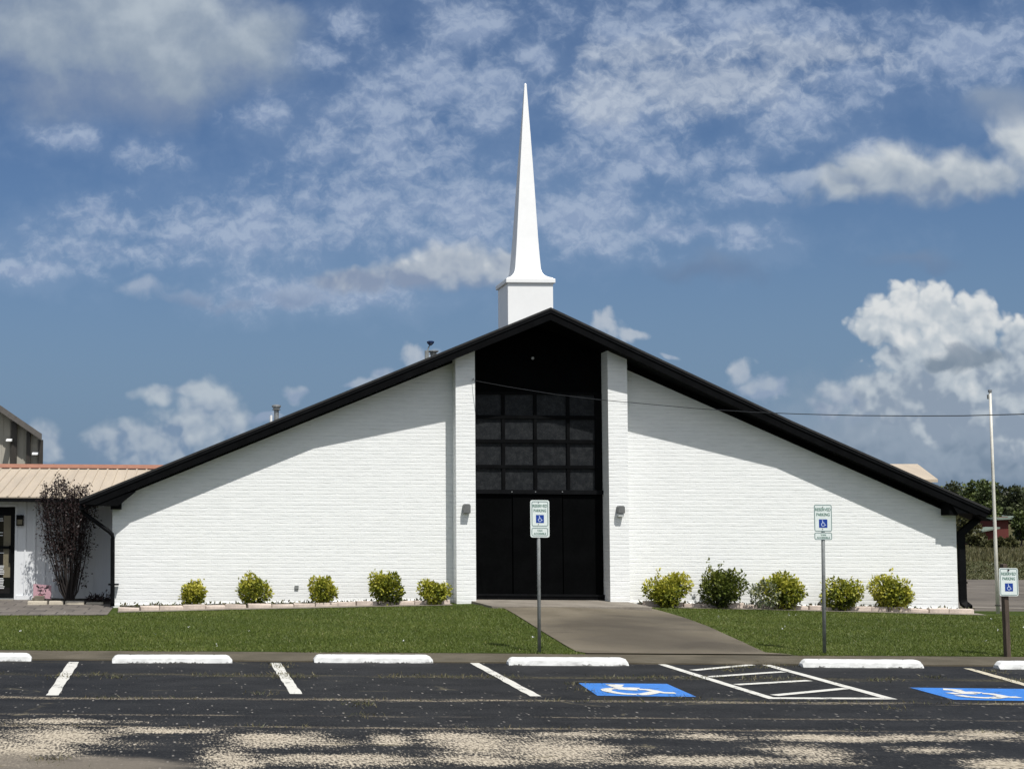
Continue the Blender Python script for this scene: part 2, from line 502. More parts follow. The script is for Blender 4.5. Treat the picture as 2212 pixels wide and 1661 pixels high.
def paint_mat(name, c, worn, rough=0.55, thr=0.62, foot=False):
    """road paint, flaked off to the asphalt in specks"""
    m, h, b = new_mat(name)
    g = h.n('ShaderNodeNewGeometry')
    P = g.outputs['Position']
    n1 = h.noise(P, 3.5, 5.0, 0.7)
    n2 = h.noise(P, 38.0, 4.0, 0.7)
    f = h.m('ADD', h.m('MULTIPLY', n1, 0.55), h.m('MULTIPLY', n2, 0.45))
    k = h.ss(f, thr, thr + 0.06)
    dirt = h.ss(n1, 0.35, 0.8)
    cc = h.mix(h.m('MULTIPLY', dirt, 0.35), c, tuple(q * 0.72 for q in c))
    full = h.mix(k, cc, worn)
    if foot:      # paint missing in ragged chips along the foot of the block
        zz = h.sep(P)[2]
        chip = h.noise(h.v('MULTIPLY', P, (16, 16, 6)), 1.0, 4.0, 0.65)
        where = h.ss(h.noise(P, 2.3, 3.0, 0.6), 0.38, 0.62)
        full = h.mix(h.m('MULTIPLY', where, h.ss(h.m('SUBTRACT', chip, h.m('MULTIPLY', zz, 10.0)), 0.34, 0.44)), full, (0.06, 0.058, 0.054))
        grime = h.m('MULTIPLY', h.ss(h.noise(h.v('MULTIPLY', P, (5, 5, 14)), 1.0, 5.0, 0.7), 0.42, 0.7), h.ss(zz, 0.105, 0.07))
        full = h.mix(h.m('MULTIPLY', grime, 0.45), full, (0.33, 0.325, 0.31))
    h.put(b.inputs['Base Color'], full)
    b.inputs['Roughness'].default_value = rough
    b.inputs['Specular IOR Level'].default_value = 0.3
    bump(h, b, n2, 0.002)
    return m


def concrete_mat(name, lo, hi, scale=1.2, stain=None, stretch=(1, 1, 1), bmp=0.004, stain_w=(0.5, 1.3), patches=()):
    m, h, b = new_mat(name)
    g = h.n('ShaderNodeNewGeometry')
    P = h.v('MULTIPLY', g.outputs['Position'], stretch)
    n1 = h.noise(P, scale, 6.0, 0.6, 0.3)
    n2 = h.noise(g.outputs['Position'], 42.0, 3.0, 0.65)
    c = h.mix(h.ss(n1, 0.32, 0.7), lo, hi)
    if stain:
        st = h.noise(h.v('MULTIPLY', g.outputs['Position'], (*stain_w, 1)), 1.0, 5.0, 0.6, 0.6)
        c = h.mix(h.m('MULTIPLY', h.ss(st, 0.5, 0.68), 0.7), c, stain)
    for (px_, py_, rx_, ry_, k_) in patches:      # broad old stains at their own places
        q0, q1, q2 = on_z(px_, py_), on_z(px_ + rx_, py_), on_z(px_, py_ - ry_)
        ax_, ay_ = abs(q1.x - q0.x), abs(q2.y - q0.y)
        ln = h.v('LENGTH', h.v('MULTIPLY_ADD', h.v('MULTIPLY', g.outputs['Position'], (1, 1, 0)), (1 / ax_, 1 / ay_, 0), (-q0.x / ax_, -q0.y / ay_, 0)), out=1)
        mk = h.ss(h.m('ADD', h.m('SUBTRACT', 1.0, ln), h.m('MULTIPLY', h.m('SUBTRACT', n1, 0.5), 1.6)), -0.1, 0.6)
        c = h.mix(h.m('MULTIPLY', mk, k_), c, stain)
    c = h.mix(h.m('MULTIPLY', h.ss(n2, 0.35, 0.75), 0.35), c, tuple(q * 0.6 for q in lo))
    h.put(b.inputs['Base Color'], c)
    b.inputs['Roughness'].default_value = 0.85
    b.inputs['Specular IOR Level'].default_value = 0.25
    bump(h, b, n2, bmp)
    return m


def leaf_mat(name, stops, trans=0.25, rough=0.5):
    m, h, b = new_mat(name)
    at = h.n('ShaderNodeAttribute')
    at.attribute_name = 'tint'
    cr = h.n('ShaderNodeValToRGB')
    el = cr.color_ramp.elements
    while len(el) < len(stops):
        el.new(0.5)
    for e, (pos, c) in zip(el, stops):
        e.position = pos
        e.color = (*c, 1)
    h.t.links.new(at.outputs['Fac'], cr.inputs[0])
    h.t.links.new(cr.outputs[0], b.inputs['Base Color'])
    b.inputs['Roughness'].default_value = rough
    b.inputs['Specular IOR Level'].default_value = 0.35
    out = [n for n in h.t.nodes if n.bl_idname == 'ShaderNodeOutputMaterial'][0]
    tr = h.n('ShaderNodeBsdfTranslucent')
    h.t.links.new(cr.outputs[0], tr.inputs[0])
    mx = h.n('ShaderNodeMixShader')
    mx.inputs[0].default_value = trans
    h.t.links.new(b.outputs[0], mx.inputs[1])
    h.t.links.new(tr.outputs[0], mx.inputs[2])
    h.t.links.new(mx.outputs[0], out.inputs[0])
    return m


def ground_mat(name, cols, scale=0.5):
    m, h, b = new_mat(name)
    g = h.n('ShaderNodeNewGeometry')
    P = g.outputs['Position']
    n1 = h.noise(P, scale, 6.0, 0.6)
    n2 = h.noise(P, scale * 12, 5.0, 0.65)
    n3 = h.noise(h.v('MULTIPLY', P, (1, 0.5, 1)), 55.0, 3.0, 0.7)
    c = h.mix(h.ss(n1, 0.35, 0.65), cols[0], cols[1])
    c = h.mix(h.m('MULTIPLY', h.ss(n2, 0.4, 0.7), 0.6), c, cols[2])
    c = h.mix(h.m('MULTIPLY', h.ss(n3, 0.4, 0.7), 0.45), c, tuple(q * 0.5 for q in cols[0]))
    h.put(b.inputs['Base Color'], c)
    b.inputs['Roughness'].default_value = 0.95
    b.inputs['Specular IOR Level'].default_value = 0.1
    bump(h, b, h.m('ADD', n3, n2), 0.03)
    return m


ASPH_LO, ASPH_HI = (0.0105, 0.0112, 0.0124), (0.0220, 0.0226, 0.0238)
# patches where the seal coat has worn through to the pale chip (photo centre and half size)
WEAR = [(110, 1606, 150, 40), (160, 1556, 130, 7), (490, 1636, 70, 26), (620, 1599, 150, 17), (840, 1593, 52, 15), (1005, 1598, 105, 24),
        (740, 1639, 190, 12), (1040, 1640, 120, 12), (1200, 1622, 150, 26), (1270, 1584, 110, 8), (1520, 1588, 90, 9), (1760, 1627, 85, 19),
        (1530, 1640, 170, 12), (1900, 1593, 300, 7), (2160, 1648, 80, 14), (2130, 1584, 80, 8), (330, 1576, 120, 6), (2000, 1620, 80, 8)]
Yj = lambda y: on_z(900, y).y
JOINTS = [(Yj(1460), 0.30, 0.75), (Yj(1511), 0.20, 0.95), (Yj(1546), 0.09, 0.6), (Yj(1571), 0.11, 0.9), (Yj(1434), 0.16, 0.3)]

M = {}
M['brick'] = brick_mat()
M['asphalt'] = asphalt_mat()
M['black'] = simple('black_painted_trim', (0.0042, 0.0045, 0.005), 0.65, var=0.35, scale=3.0, spec=0.03, bmp=0.002)
M['black_door'] = simple('black_painted_panel', (0.0024, 0.0026, 0.0028), 0.7, var=0.3, scale=2.0, spec=0.015)
M['black_metal'] = simple('black_metal', (0.0048, 0.0052, 0.006), 0.5, var=0.3, scale=5.0, spec=0.08)
M['shingle'] = simple('dark_shingle', (0.02, 0.02, 0.021), 0.9, var=0.5, scale=8.0, bmp=0.01)
M['white_paint'] = simple('white_steeple_paint', (0.82, 0.83, 0.83), 0.45, var=0.03, scale=1.2)
M['siding'] = simple('white_board_siding', (0.70, 0.72, 0.74), 0.6, var=0.05, scale=2.0, stretch=(1, 1, 0.2))
M['tan_roof'] = simple('tan_metal_roof', (0.455, 0.385, 0.295), 0.5, var=0.07, scale=1.1, stretch=(1.5, 0.3, 0.3))
M['rust'] = simple('orange_ridge_cap', (0.29, 0.135, 0.085), 0.55, var=0.1)
M['warehouse'] = simple('grey_beige_metal_wall', (0.36, 0.34, 0.29), 0.6, var=0.05, scale=1.0)
M['brown_trim'] = simple('dark_brown_metal_trim', (0.032, 0.027, 0.022), 0.5, var=0.2)
M['grey_trim'] = simple('grey_brown_roof_trim', (0.10, 0.092, 0.085), 0.5, var=0.15)
M['galv'] = simple('galvanised_steel', (0.30, 0.31, 0.31), 0.45, metal=0.55, var=0.2, scale=9.0)
M['galv_dark'] = simple('weathered_steel_post', (0.20, 0.212, 0.208), 0.5, metal=0.1, var=0.3, scale=6.0)
M['lamp_grey'] = simple('grey_lamp_housing', (0.13, 0.135, 0.135), 0.5, var=0.1)
M['lamp_lens'] = simple('frosted_lens', (0.55, 0.57, 0.57), 0.25, var=0.05)
M['white_plate'] = simple('white_sign_plate', (0.68, 0.75, 0.72), 0.4, var=0.05, scale=5.0)
M['green_ink'] = simple('green_sign_ink', (0.03, 0.145, 0.10), 0.5, var=0.1)
M['grey_ink'] = simple('grey_green_sign_border', (0.13, 0.21, 0.20), 0.5, var=0.1)
M['blue_ink'] = simple('blue_sign_ink', (0.006, 0.045, 0.29), 0.45, var=0.08)
M['symbol_white'] = simple('pale_sign_symbol', (0.55, 0.65, 0.86), 0.45, var=0.05)
M['wood'] = simple('weathered_wood', (0.075, 0.055, 0.040), 0.85, var=0.4, scale=5.0, bmp=0.01, stretch=(6, 6, 0.5))
M['pole_paint'] = simple('flaking_cream_paint', (0.62, 0.60, 0.54), 0.55, var=0.14, scale=5.0)
M['cable'] = simple('dark_cable', (0.02, 0.022, 0.025), 0.6, var=0.1)
M['stone'] = simple('pale_pink_stone', (0.52, 0.44, 0.38), 0.85, var=0.22, scale=4.0, bmp=0.01)
M['cream_stone'] = simple('cream_stone', (0.50, 0.45, 0.36), 0.85, var=0.2, scale=4.0, bmp=0.01)
M['mulch'] = concrete_mat('dark_mulch', (0.02, 0.018, 0.016), (0.09, 0.08, 0.065), 9.0, bmp=0.03)
M['walk'] = concrete_mat('brown_stained_concrete', (0.115, 0.098, 0.071), (0.168, 0.145, 0.108), 1.1, stain=(0.052, 0.044, 0.034), stain_w=(0.35, 0.45),
                         patches=((1400, 1388, 200, 24, 0.65), (1300, 1365, 120, 12, 0.5), (1470, 1352, 90, 8, 0.45), (1560, 1402, 120, 10, 0.6)))
M['walk_pale'] = concrete_mat('pale_concrete', (0.17, 0.15, 0.125), (0.26, 0.235, 0.20), 1.5)
M['kerb'] = concrete_mat('brown_concrete_strip', (0.078, 0.067, 0.046), (0.125, 0.108, 0.078), 1.3, stain=(0.055, 0.05, 0.036))
M['side_lot'] = concrete_mat('grey_brown_side_lot', (0.105, 0.092, 0.076), (0.165, 0.146, 0.122), 0.35, stain=(0.06, 0.055, 0.048), stretch=(0.4, 1.6, 1))
M['road_white'] = paint_mat('white_road_paint', (0.62, 0.61, 0.56), (0.05, 0.047, 0.042), thr=0.545)
M['road_yellowish'] = paint_mat('yellowed_road_paint', (0.55, 0.50, 0.38), (0.06, 0.052, 0.04), thr=0.56)
M['road_blue'] = paint_mat('blue_road_paint', (0.040, 0.185, 0.56), (0.035, 0.06, 0.10), thr=0.56)
M['stop_white'] = paint_mat('white_wheel_stop_paint', (0.70, 0.71, 0.70), (0.20, 0.20, 0.19), thr=0.71, foot=True)
M['lawn'] = ground_mat('lawn_soil', [(0.045, 0.068, 0.012), (0.062, 0.088, 0.016), (0.070, 0.092, 0.022)], 0.8)
M['field'] = ground_mat('dry_field', [(0.066, 0.064, 0.026), (0.105, 0.088, 0.042), (0.075, 0.074, 0.030)], 0.12)
M['blade'] = leaf_mat('grass_blade', [(0.0, (0.058, 0.084, 0.012)), (0.55, (0.105, 0.138, 0.022)), (0.9, (0.15, 0.175, 0.038)), (1.0, (0.27, 0.24, 0.11))], 0.2)
M['weed'] = leaf_mat('dry_weed', [(0.0, (0.05, 0.065, 0.018)), (0.5, (0.11, 0.10, 0.045)), (1.0, (0.22, 0.18, 0.10))], 0.15)
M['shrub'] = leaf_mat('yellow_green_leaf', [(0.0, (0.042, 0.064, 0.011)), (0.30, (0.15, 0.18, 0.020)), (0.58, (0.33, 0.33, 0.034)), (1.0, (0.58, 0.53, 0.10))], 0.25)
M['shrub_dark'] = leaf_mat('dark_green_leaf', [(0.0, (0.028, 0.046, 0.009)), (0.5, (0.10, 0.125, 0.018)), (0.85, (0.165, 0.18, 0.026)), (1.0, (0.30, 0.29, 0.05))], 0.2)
M['shrub_pale'] = leaf_mat('pale_variegated_leaf', [(0.0, (0.03, 0.048, 0.022)), (0.45, (0.10, 0.125, 0.06)), (1.0, (0.46, 0.47, 0.30))], 0.2)
M['purple'] = leaf_mat('dark_purple_leaf', [(0.0, (0.010, 0.006, 0.006)), (0.6, (0.026, 0.014, 0.014)), (0.93, (0.05, 0.030, 0.030)), (1.0, (0.12, 0.09, 0.09))], 0.08)
M['bark'] = simple('dark_bark', (0.028, 0.022, 0.02), 0.9, var=0.3, scale=12.0, bmp=0.01)
M['tree'] = leaf_mat('far_tree_leaf', [(0.0, (0.024, 0.036, 0.010)), (0.5, (0.062, 0.088, 0.024)), (1.0, (0.125, 0.155, 0.045))], 0.15)
M['tree_dull'] = leaf_mat('far_dull_tree_leaf', [(0.0, (0.018, 0.024, 0.011)), (0.5, (0.055, 0.068, 0.028)), (1.0, (0.105, 0.115, 0.05))], 0.15)
M['brush'] = leaf_mat('olive_brush_leaf', [(0.0, (0.035, 0.038, 0.014)), (0.5, (0.075, 0.078, 0.030)), (1.0, (0.135, 0.128, 0.052))], 0.15)
M['red'] = simple('red_barn_wall', (0.095, 0.016, 0.012), 0.8, var=0.2, scale=1.0)
M['barn_roof'] = simple('grey_green_barn_roof', (0.16, 0.20, 0.165), 0.6, var=0.15)
M['pink'] = simple('pink_yard_sign', (0.50, 0.30, 0.34), 0.5, var=0.12, scale=10)
M['dark_ink'] = simple('dark_ink', (0.02, 0.012, 0.014), 0.5)
M['rose_ink'] = simple('rose_ink', (0.32, 0.09, 0.13), 0.5)
M['white_ink'] = simple('white_lettering', (0.62, 0.63, 0.63), 0.5)
M['curtain'] = simple('pale_blind_behind_glass', (0.16, 0.14, 0.09), 0.6, var=0.2, scale=2)
M['navy_cap'] = simple('dark_blue_cap', (0.012, 0.03, 0.09), 0.4)
M['olive'] = simple('olive_brick', (0.16, 0.14, 0.105), 0.8, var=0.3)


def pane_mat():
    m, h, b = new_mat('dark_obscured_glass')
    tc = h.n('ShaderNodeTexCoord').outputs['Object']
    n1 = h.noise(tc, 7.0, 6.0, 0.7)
    n2 = h.noise(tc, 55.0, 4.0, 0.7)
    n3 = h.noise(tc, 1.1, 3.0, 0.5)
    f = h.m('ADD', h.m('MULTIPLY', n1, 0.5), h.m('MULTIPLY', n2, 0.5))
    c = h.mix(h.ss(f, 0.42, 0.66), (0.011, 0.0125, 0.0145), (0.034, 0.036, 0.038))
    c = h.mix(h.m('MULTIPLY', h.ss(n3, 0.4, 0.7), 0.25), c, (0.012, 0.014, 0.016))
    h.put(b.inputs['Base Color'], c)
    b.inputs['Roughness'].default_value = 0.5
    b.inputs['Specular IOR Level'].default_value = 0.10
    bump(h, b, n2, 0.003)
    return m


M['pane'] = pane_mat()


def glass_mat():
    m, h, b = new_mat('dark_door_glass')
    tc = h.n('ShaderNodeTexCoord').outputs['Object']
    h.put(b.inputs['Base Color'], h.mix(h.noise(tc, 2.0, 3.0), (0.004, 0.004, 0.005), (0.010, 0.010, 0.010)))
    b.inputs['Roughness'].default_value = 0.04
    return m


M['glass'] = glass_mat()


def paver_mat():
    m, h, b = new_mat('grey_paver')
    g = h.n('ShaderNodeNewGeometry')
    bt = h.n('ShaderNodeTexBrick')
    h.t.links.new(g.outputs['Position'], bt.inputs['Vector'])
    bt.inputs['Scale'].default_value = 1.0
    bt.inputs['Brick Width'].default_value = 0.62
    bt.inputs['Row Height'].default_value = 0.62
    bt.inputs['Mortar Size'].default_value = 0.018
    bt.inputs['Color1'].default_value = (0.115, 0.10, 0.088, 1)
    bt.inputs['Color2'].default_value = (0.165, 0.145, 0.125, 1)
    bt.inputs['Mortar'].default_value = (0.05, 0.045, 0.04, 1)
    n = h.noise(g.outputs['Position'], 3.0, 5.0, 0.65)
    h.put(b.inputs['Base Color'], h.mix(h.ss(n, 0.4, 0.75), bt.outputs[0], (0.08, 0.072, 0.064)))
    b.inputs['Roughness'].default_value = 0.9
    bump(h, b, h.m('ADD', n, h.m('MULTIPLY', bt.outputs['Fac'], -1.0)), 0.006)
    return m


M['paver'] = paver_mat()

# ------------------------------------------------------------------ object helpers
WLOC = {}


def tag(o, label=None, cat=None, group=None, kind=None):
    if label:
        o['label'] = label
    if cat:
        o['category'] = cat
    if group:
        o['group'] = group
    if kind:
        o['kind'] = kind
    return o


def empty(name, loc, label=None, cat=None, group=None):
    o = bpy.data.objects.new(name, None)
    COL.objects.link(o)
    o.location = loc
    o.empty_display_size = 0.2
    WLOC[o] = Vector(loc)
    return tag(o, label, cat, group)


class MB:
    """collects shapes in world coordinates, links them as ONE mesh object"""

    def __init__(self):
        self.vs, self.fs = [], []

    def add(self, vs, fs):
        k = len(self.vs)
        self.vs += [Vector(v) for v in vs]
        self.fs += [tuple(i + k for i in f) for f in fs]
        return self

    def box(self, lo, hi):
        x0, y0, z0 = lo
        x1, y1, z1 = hi
        v = [(x0, y0, z0), (x1, y0, z0), (x1, y1, z0), (x0, y1, z0), (x0, y0, z1), (x1, y0, z1), (x1, y1, z1), (x0, y1, z1)]
        return self.add(v, [(0, 3, 2, 1), (4, 5, 6, 7), (0, 1, 5, 4), (1, 2, 6, 5), (2, 3, 7, 6), (3, 0, 4, 7)])

    def hexa(self, a, b):
        """prism between two loops of equal length (a nearer)"""
        n = len(a)
        f = [tuple(range(n)), tuple(reversed(range(n, 2 * n)))]
        f += [(i, i + n, (i + 1) % n + n, (i + 1) % n) for i in range(n)]
        return self.add(list(a) + list(b), f)

    def prism_y(self, poly, y0, y1):
        return self.hexa([(x, y0, z) for x, z in poly], [(x, y1, z) for x, z in poly])

    def tube(self, pts, rad, n=10, caps=True):
        pts = [Vector(p) for p in pts]
        rads = rad if isinstance(rad, (list, tuple)) else [rad] * len(pts)
        rings = []
        for i, p in enumerate(pts):
            if i == 0:
                t = pts[1] - p
            elif i == len(pts) - 1:
                t = p - pts[i - 1]
            else:
                t = (pts[i + 1] - p).normalized() + (p - pts[i - 1]).normalized()
            t.normalize()
            ref = Vector((0, 0, 1)) if abs(t.z) < 0.9 else Vector((0, 1, 0))
            a = t.cross(ref).normalized()
            b = t.cross(a)
            rings.append([p + (a * math.cos(q) + b * math.sin(q)) * rads[i] for q in [2 * math.pi * j / n for j in range(n)]])
        vs = [v for r_ in rings for v in r_]
        fs = []
        for i in range(len(pts) - 1):
            for j in range(n):
                fs.append((i * n + j, i * n + (j + 1) % n, (i + 1) * n + (j + 1) % n, (i + 1) * n + j))
        if caps:
            fs.append(tuple(reversed(range(n))))
            fs.append(tuple((len(pts) - 1) * n + j for j in range(n)))
        return self.add(vs, fs)

    def rect_tube(self, pts, w, d):
        """rectangular pipe along a path in a plane y = const"""
        pts = [Vector(p) for p in pts]
        rings = []
        for i, p in enumerate(pts):
            if i == 0:
                t = (pts[1] - p).normalized()
                k = 1.0
            elif i == len(pts) - 1:
                t = (p - pts[i - 1]).normalized()
                k = 1.0
            else:
                t1, t2 = (p - pts[i - 1]).normalized(), (pts[i + 1] - p).normalized()
                t = (t1 + t2).normalized()
                k = 1.0 / max(0.4, t.dot(t1))
            nx = Vector((t.z, 0, -t.x)).normalized() if abs(t.y) < 0.9 else Vector((1, 0, 0))
            ny = t.cross(nx).normalized()
            rings.append([p + nx * (sx * w / 2 * k) + ny * (sy * d / 2) for sx, sy in ((-1, -1), (1, -1), (1, 1), (-1, 1))])
        vs = [v for r_ in rings for v in r_]
        fs = [(0, 1, 2, 3), tuple((len(pts) - 1) * 4 + j for j in (3, 2, 1, 0))]
        for i in range(len(pts) - 1):
            for j in range(4):
                fs.append((i * 4 + j, (i + 1) * 4 + j, (i + 1) * 4 + (j + 1) % 4, i * 4 + (j + 1) % 4))
        return self.add(vs, fs)

    def build(self, name, mat, parent=None, smooth=False, bevel=0.0, subdiv=0):
        me = bpy.data.meshes.new(name)
        off = WLOC.get(parent, Vector((0, 0, 0))) if parent else Vector((0, 0, 0))
        me.from_pydata([v - off for v in self.vs], [], self.fs)
        bm = bmesh.new()
        bm.from_mesh(me)
        bmesh.ops.recalc_face_normals(bm, faces=bm.faces)
        if bevel:
            bmesh.ops.bevel(bm, geom=[e for e in bm.edges if e.is_manifold and e.calc_face_angle(0) > 0.5], offset=bevel, segments=2, affect='EDGES', profile=0.6, clamp_overlap=True)
        bm.to_mesh(me)
        bm.free()
        if smooth:
            for p_ in me.polygons:
                p_.use_smooth = True
        me.materials.append(mat)
        o = bpy.data.objects.new(name, me)
        COL.objects.link(o)
        if parent:
            o.parent = parent
        WLOC[o] = off
        return o


def sheet(name, poly, mat, kind='structure', parent=None, hgt=None):
    me = MB()
    me.add(poly, [tuple(range(len(poly)))])
    o = me.build(name, mat, parent)
    if kind and not parent:
        o['kind'] = kind
    return o


def np_mesh(name, verts, faces_n, mat, parent=None, tint=None):
    """verts (N*k,3) as N separate k-gons"""
    off = WLOC.get(parent, Vector((0, 0, 0))) if parent else Vector((0, 0, 0))
    v = np.asarray(verts, dtype=np.float32) - np.array(off, dtype=np.float32)
    nv = len(v)
    nf = nv // faces_n
    me = bpy.data.meshes.new(name)
    me.vertices.add(nv)
    me.vertices.foreach_set('co', v.ravel())
    me.loops.add(nv)
    me.loops.foreach_set('vertex_index', np.arange(nv, dtype=np.int32))
    me.polygons.add(nf)
    me.polygons.foreach_set('loop_start', np.arange(0, nv, faces_n, dtype=np.int32))
    me.update(calc_edges=True)
    if tint is not None:
        a = me.attributes.new('tint', 'FLOAT', 'POINT')
        a.data.foreach_set('value', np.repeat(np.clip(tint, 0, 1), faces_n).astype(np.float32))
    me.materials.append(mat)
    o = bpy.data.objects.new(name, me)
    COL.objects.link(o)
    if parent:
        o.parent = parent
    WLOC[o] = off
    return o


def leaf_quads(pos, size, g=rng, up=0.3, out=None, aspect=0.55):
    """pointed leaves (4-gons) at pos, random facing"""
    n = len(pos)
    d = g.normal(size=(n, 3))
    if out is not None:
        d += out * 1.1
    d[:, 2] += up
    d /= np.linalg.norm(d, axis=1)[:, None]
    r2 = g.normal(size=(n, 3))
    s = np.cross(d, r2)
    s /= np.linalg.norm(s, axis=1)[:, None] + 1e-9
    nn = np.cross(s, d)
    L = (size * g.uniform(0.6, 1.35, n))[:, None]
    w = L * aspect * 0.5
    cup = nn * L * 0.12
    a = pos
    b_ = pos + d * L * 0.5 + s * w + cup
    c_ = pos + d * L
    e = pos + d * L * 0.5 - s * w + cup
    return np.stack([a, b_, c_, e], axis=1).reshape(-1, 3)


# ------------------------------------------------------------------ key measures
DW = on_z(430, 1313, 0.06).y            # plane of the church's front wall
DP = DW - 0.42                          # front of the two pillars
DG = DW + 0.12                          # glass, door and black gable panel
Y_CORNER = DW - 0.47                    # front edge of the roof at the eaves
Y_PEAK = DW - 1.06                      # ... and at the ridge
zb = lambda x, y, Y=DW: on_y(x, y, Y).z
BASE = [(-60.0, 0.0), (on_y(0, 1312, DW).x, 0.05), (on_y(245, 1311, DW).x, zb(245, 1311)), (on_y(980, 1300, DW).x, zb(980, 1300)),
        (on_y(1166, 1297, DW).x, zb(1166, 1297)), (on_y(1357, 1305, DW).x, zb(1357, 1305)), (on_y(2069, 1320, DW).x, zb(2069, 1320)), (60.0, zb(2069, 1320) - 0.05)]
BX = np.array([b[0] for b in BASE])
BZ = np.array([b[1] for b in BASE])
YK0 = on_z(430, 1427).y                 # asphalt meets the brown strip
YK1 = on_z(430, 1409).y                 # strip meets the lawn


def gz(X, Y):
    """height of the lawn and walk"""
    t = np.clip((np.asarray(Y) - YK1) / (DW - YK1), 0, 1)
    t = t * t * (3 - 2 * t)
    return 0.03 + (np.interp(X, BX, BZ) - 0.03) * t


def on_g(x, y):
    """pixel to the lawn/walk surface"""
    z = 0.05
    for _ in range(12):
        p = on_z(x, y, z)
        z = float(gz(p.x, p.y))
    return on_z(x, y, z)


print('DW', DW, 'YK', YK0, YK1, 'BZ', BZ)

# ------------------------------------------------------------------ ground
sheet('ground', [(-900, -300, -0.12), (900, -300, -0.12), (900, 1500, -0.12), (-900, 1500, -0.12)], M['field'])
lot = sheet('parking_lot', [(-45, -12, 0.0), (60, -12, 0.0), (60, YK0, 0.0), (-45, YK0, 0.0)], M['asphalt'])
WLOC[lot] = Vector((0, 0, 0))
kb = MB()
xs = np.linspace(-45, 60, 106)
for a, b_ in zip(xs[:-1], xs[1:]):
    kb.add([(a, YK0, -0.1), (b_, YK0, -0.1), (b_, YK0, 0.022), (a, YK0, 0.022)], [(0, 1, 2, 3)])
    kb.add([(a, YK0, 0.022), (b_, YK0, 0.022), (b_, YK1 + 0.05, 0.026), (a, YK1 + 0.05, 0.026)], [(0, 1, 2, 3)])
tag(kb.build('kerb_strip', M['kerb']), kind='structure')


def surf(name, X0, X1, Y0, Y1, nx, ny, mat, dz=0.0, inside=None):
    m_ = MB()
    gx, gy = np.linspace(X0, X1, nx), np.linspace(Y0, Y1, ny)
    vs = [(x, y, float(gz(x, y)) + dz) for y in gy for x in gx]
    fs = [(j * nx + i, j * nx + i + 1, (j + 1) * nx + i + 1, (j + 1) * nx + i) for j in range(ny - 1) for i in range(nx - 1)]
    m_.add(vs, fs)
    return tag(m_.build(name, mat, smooth=True), kind='structure')


surf('lawn_soil', -45, 60, YK1, DW + 0.3, 106, 24, M['lawn'])

# walk from the door, flaring to the lot: strips that follow the ground
wl = [on_g(*p) for p in ((1040, 1301), (1085, 1312), (1110, 1325), (1150, 1350), (1200, 1381), (1245, 1407))]
wr = [on_g(*p) for p in ((1375, 1307), (1430, 1320), (1475, 1333), (1530, 1353), (1605, 1387), (1655, 1410))]
wl = [Vector((wl[0].x - 0.2, DW - 0.45, 0))] + wl + [Vector((wl[-1].x + 0.1, YK1 - 0.02, 0))]
wr = [Vector((wr[0].x + 0.3, DW - 0.45, 0))] + wr + [Vector((wr[-1].x + 0.35, YK1 - 0.02, 0))]


def edge_at(pts, Y):
    ys = [p.y for p in pts][::-1]
    return float(np.interp(Y, ys, [p.x for p in pts][::-1]))


wm_ = MB()
ny, nx = 34, 10
vs = []
yy = np.linspace(YK1 - 0.02, DW + 0.2, ny)
for y in yy:
    l, r_ = edge_at(wl, min(y, DW - 0.45)), edge_at(wr, min(y, DW - 0.45))
    for i in range(nx):
        x = l + (r_ - l) * i / (nx - 1)
        vs.append((x, y, float(gz(x, y)) + 0.016))
wm_.add(vs, [(j * nx + i, j * nx + i + 1, (j + 1) * nx + i + 1, (j + 1) * nx + i) for j in range(ny - 1) for i in range(nx - 1)])
walk = tag(wm_.build('concrete_walk', M['walk'], smooth=True), kind='structure')
# pale threshold slab before the door
t0, t1 = on_y(1026, 1300, DP).x, on_y(1325, 1304, DP).x
tm_ = (t0 + t1) / 2
yb_, yf0 = DG - 0.02, DP - 1.35
za_, zf_ = float(gz(tm_, DP)) + 0.03, float(gz(tm_, yf0)) + 0.026
th = MB().hexa([(t0 + 0.1, yf0, zf_ - 0.2), (t1 + 0.45, yf0, zf_ - 0.2), (t1 + 0.45, yf0, zf_), (t0 + 0.1, yf0, zf_)],
               [(t0 - 0.15, yb_, za_ - 0.2), (t1 + 0.3, yb_, za_ - 0.2), (t1 + 0.3, yb_, za_), (t0 - 0.15, yb_, za_)]).build('threshold_slab', M['walk_pale'], bevel=0.008)
tag(th, kind='structure')

# lawn edge strip of bare soil/concrete along the beds is part of the beds below
# side lot to the right and behind, field road
zr = float(BZ[-2]) - 0.06
pR = on_y(2088, 1325, DW)
sheet('side_lot', [(pR.x - 0.6, DW - 0.15, zr), (70, DW - 0.15, zr - 0.02), (70, on_z(2200, 1251, zr).y, zr), (pR.x - 4.0, on_z(2200, 1251, zr).y, zr)], M['side_lot'])
slot_lines = MB()
for (x0, y0, x1, y1, wd) in ((2085, 1264, 2230, 1270, 0.35), (2085, 1277, 2230, 1282, 0.25), (2123, 1293, 2260, 1296, 0.11), (2085, 1311, 2230, 1314, 0.5)):
    a, b_ = on_z(x0, y0, zr + 0.006), on_z(x1, y1, zr + 0.006)
    slot_lines.add([a, b_, b_ + Vector((0, wd, 0)), a + Vector((0, wd, 0))], [(0, 1, 2, 3)])
tag(slot_lines.build('side_lot_lines', M['walk_pale']), kind='structure')

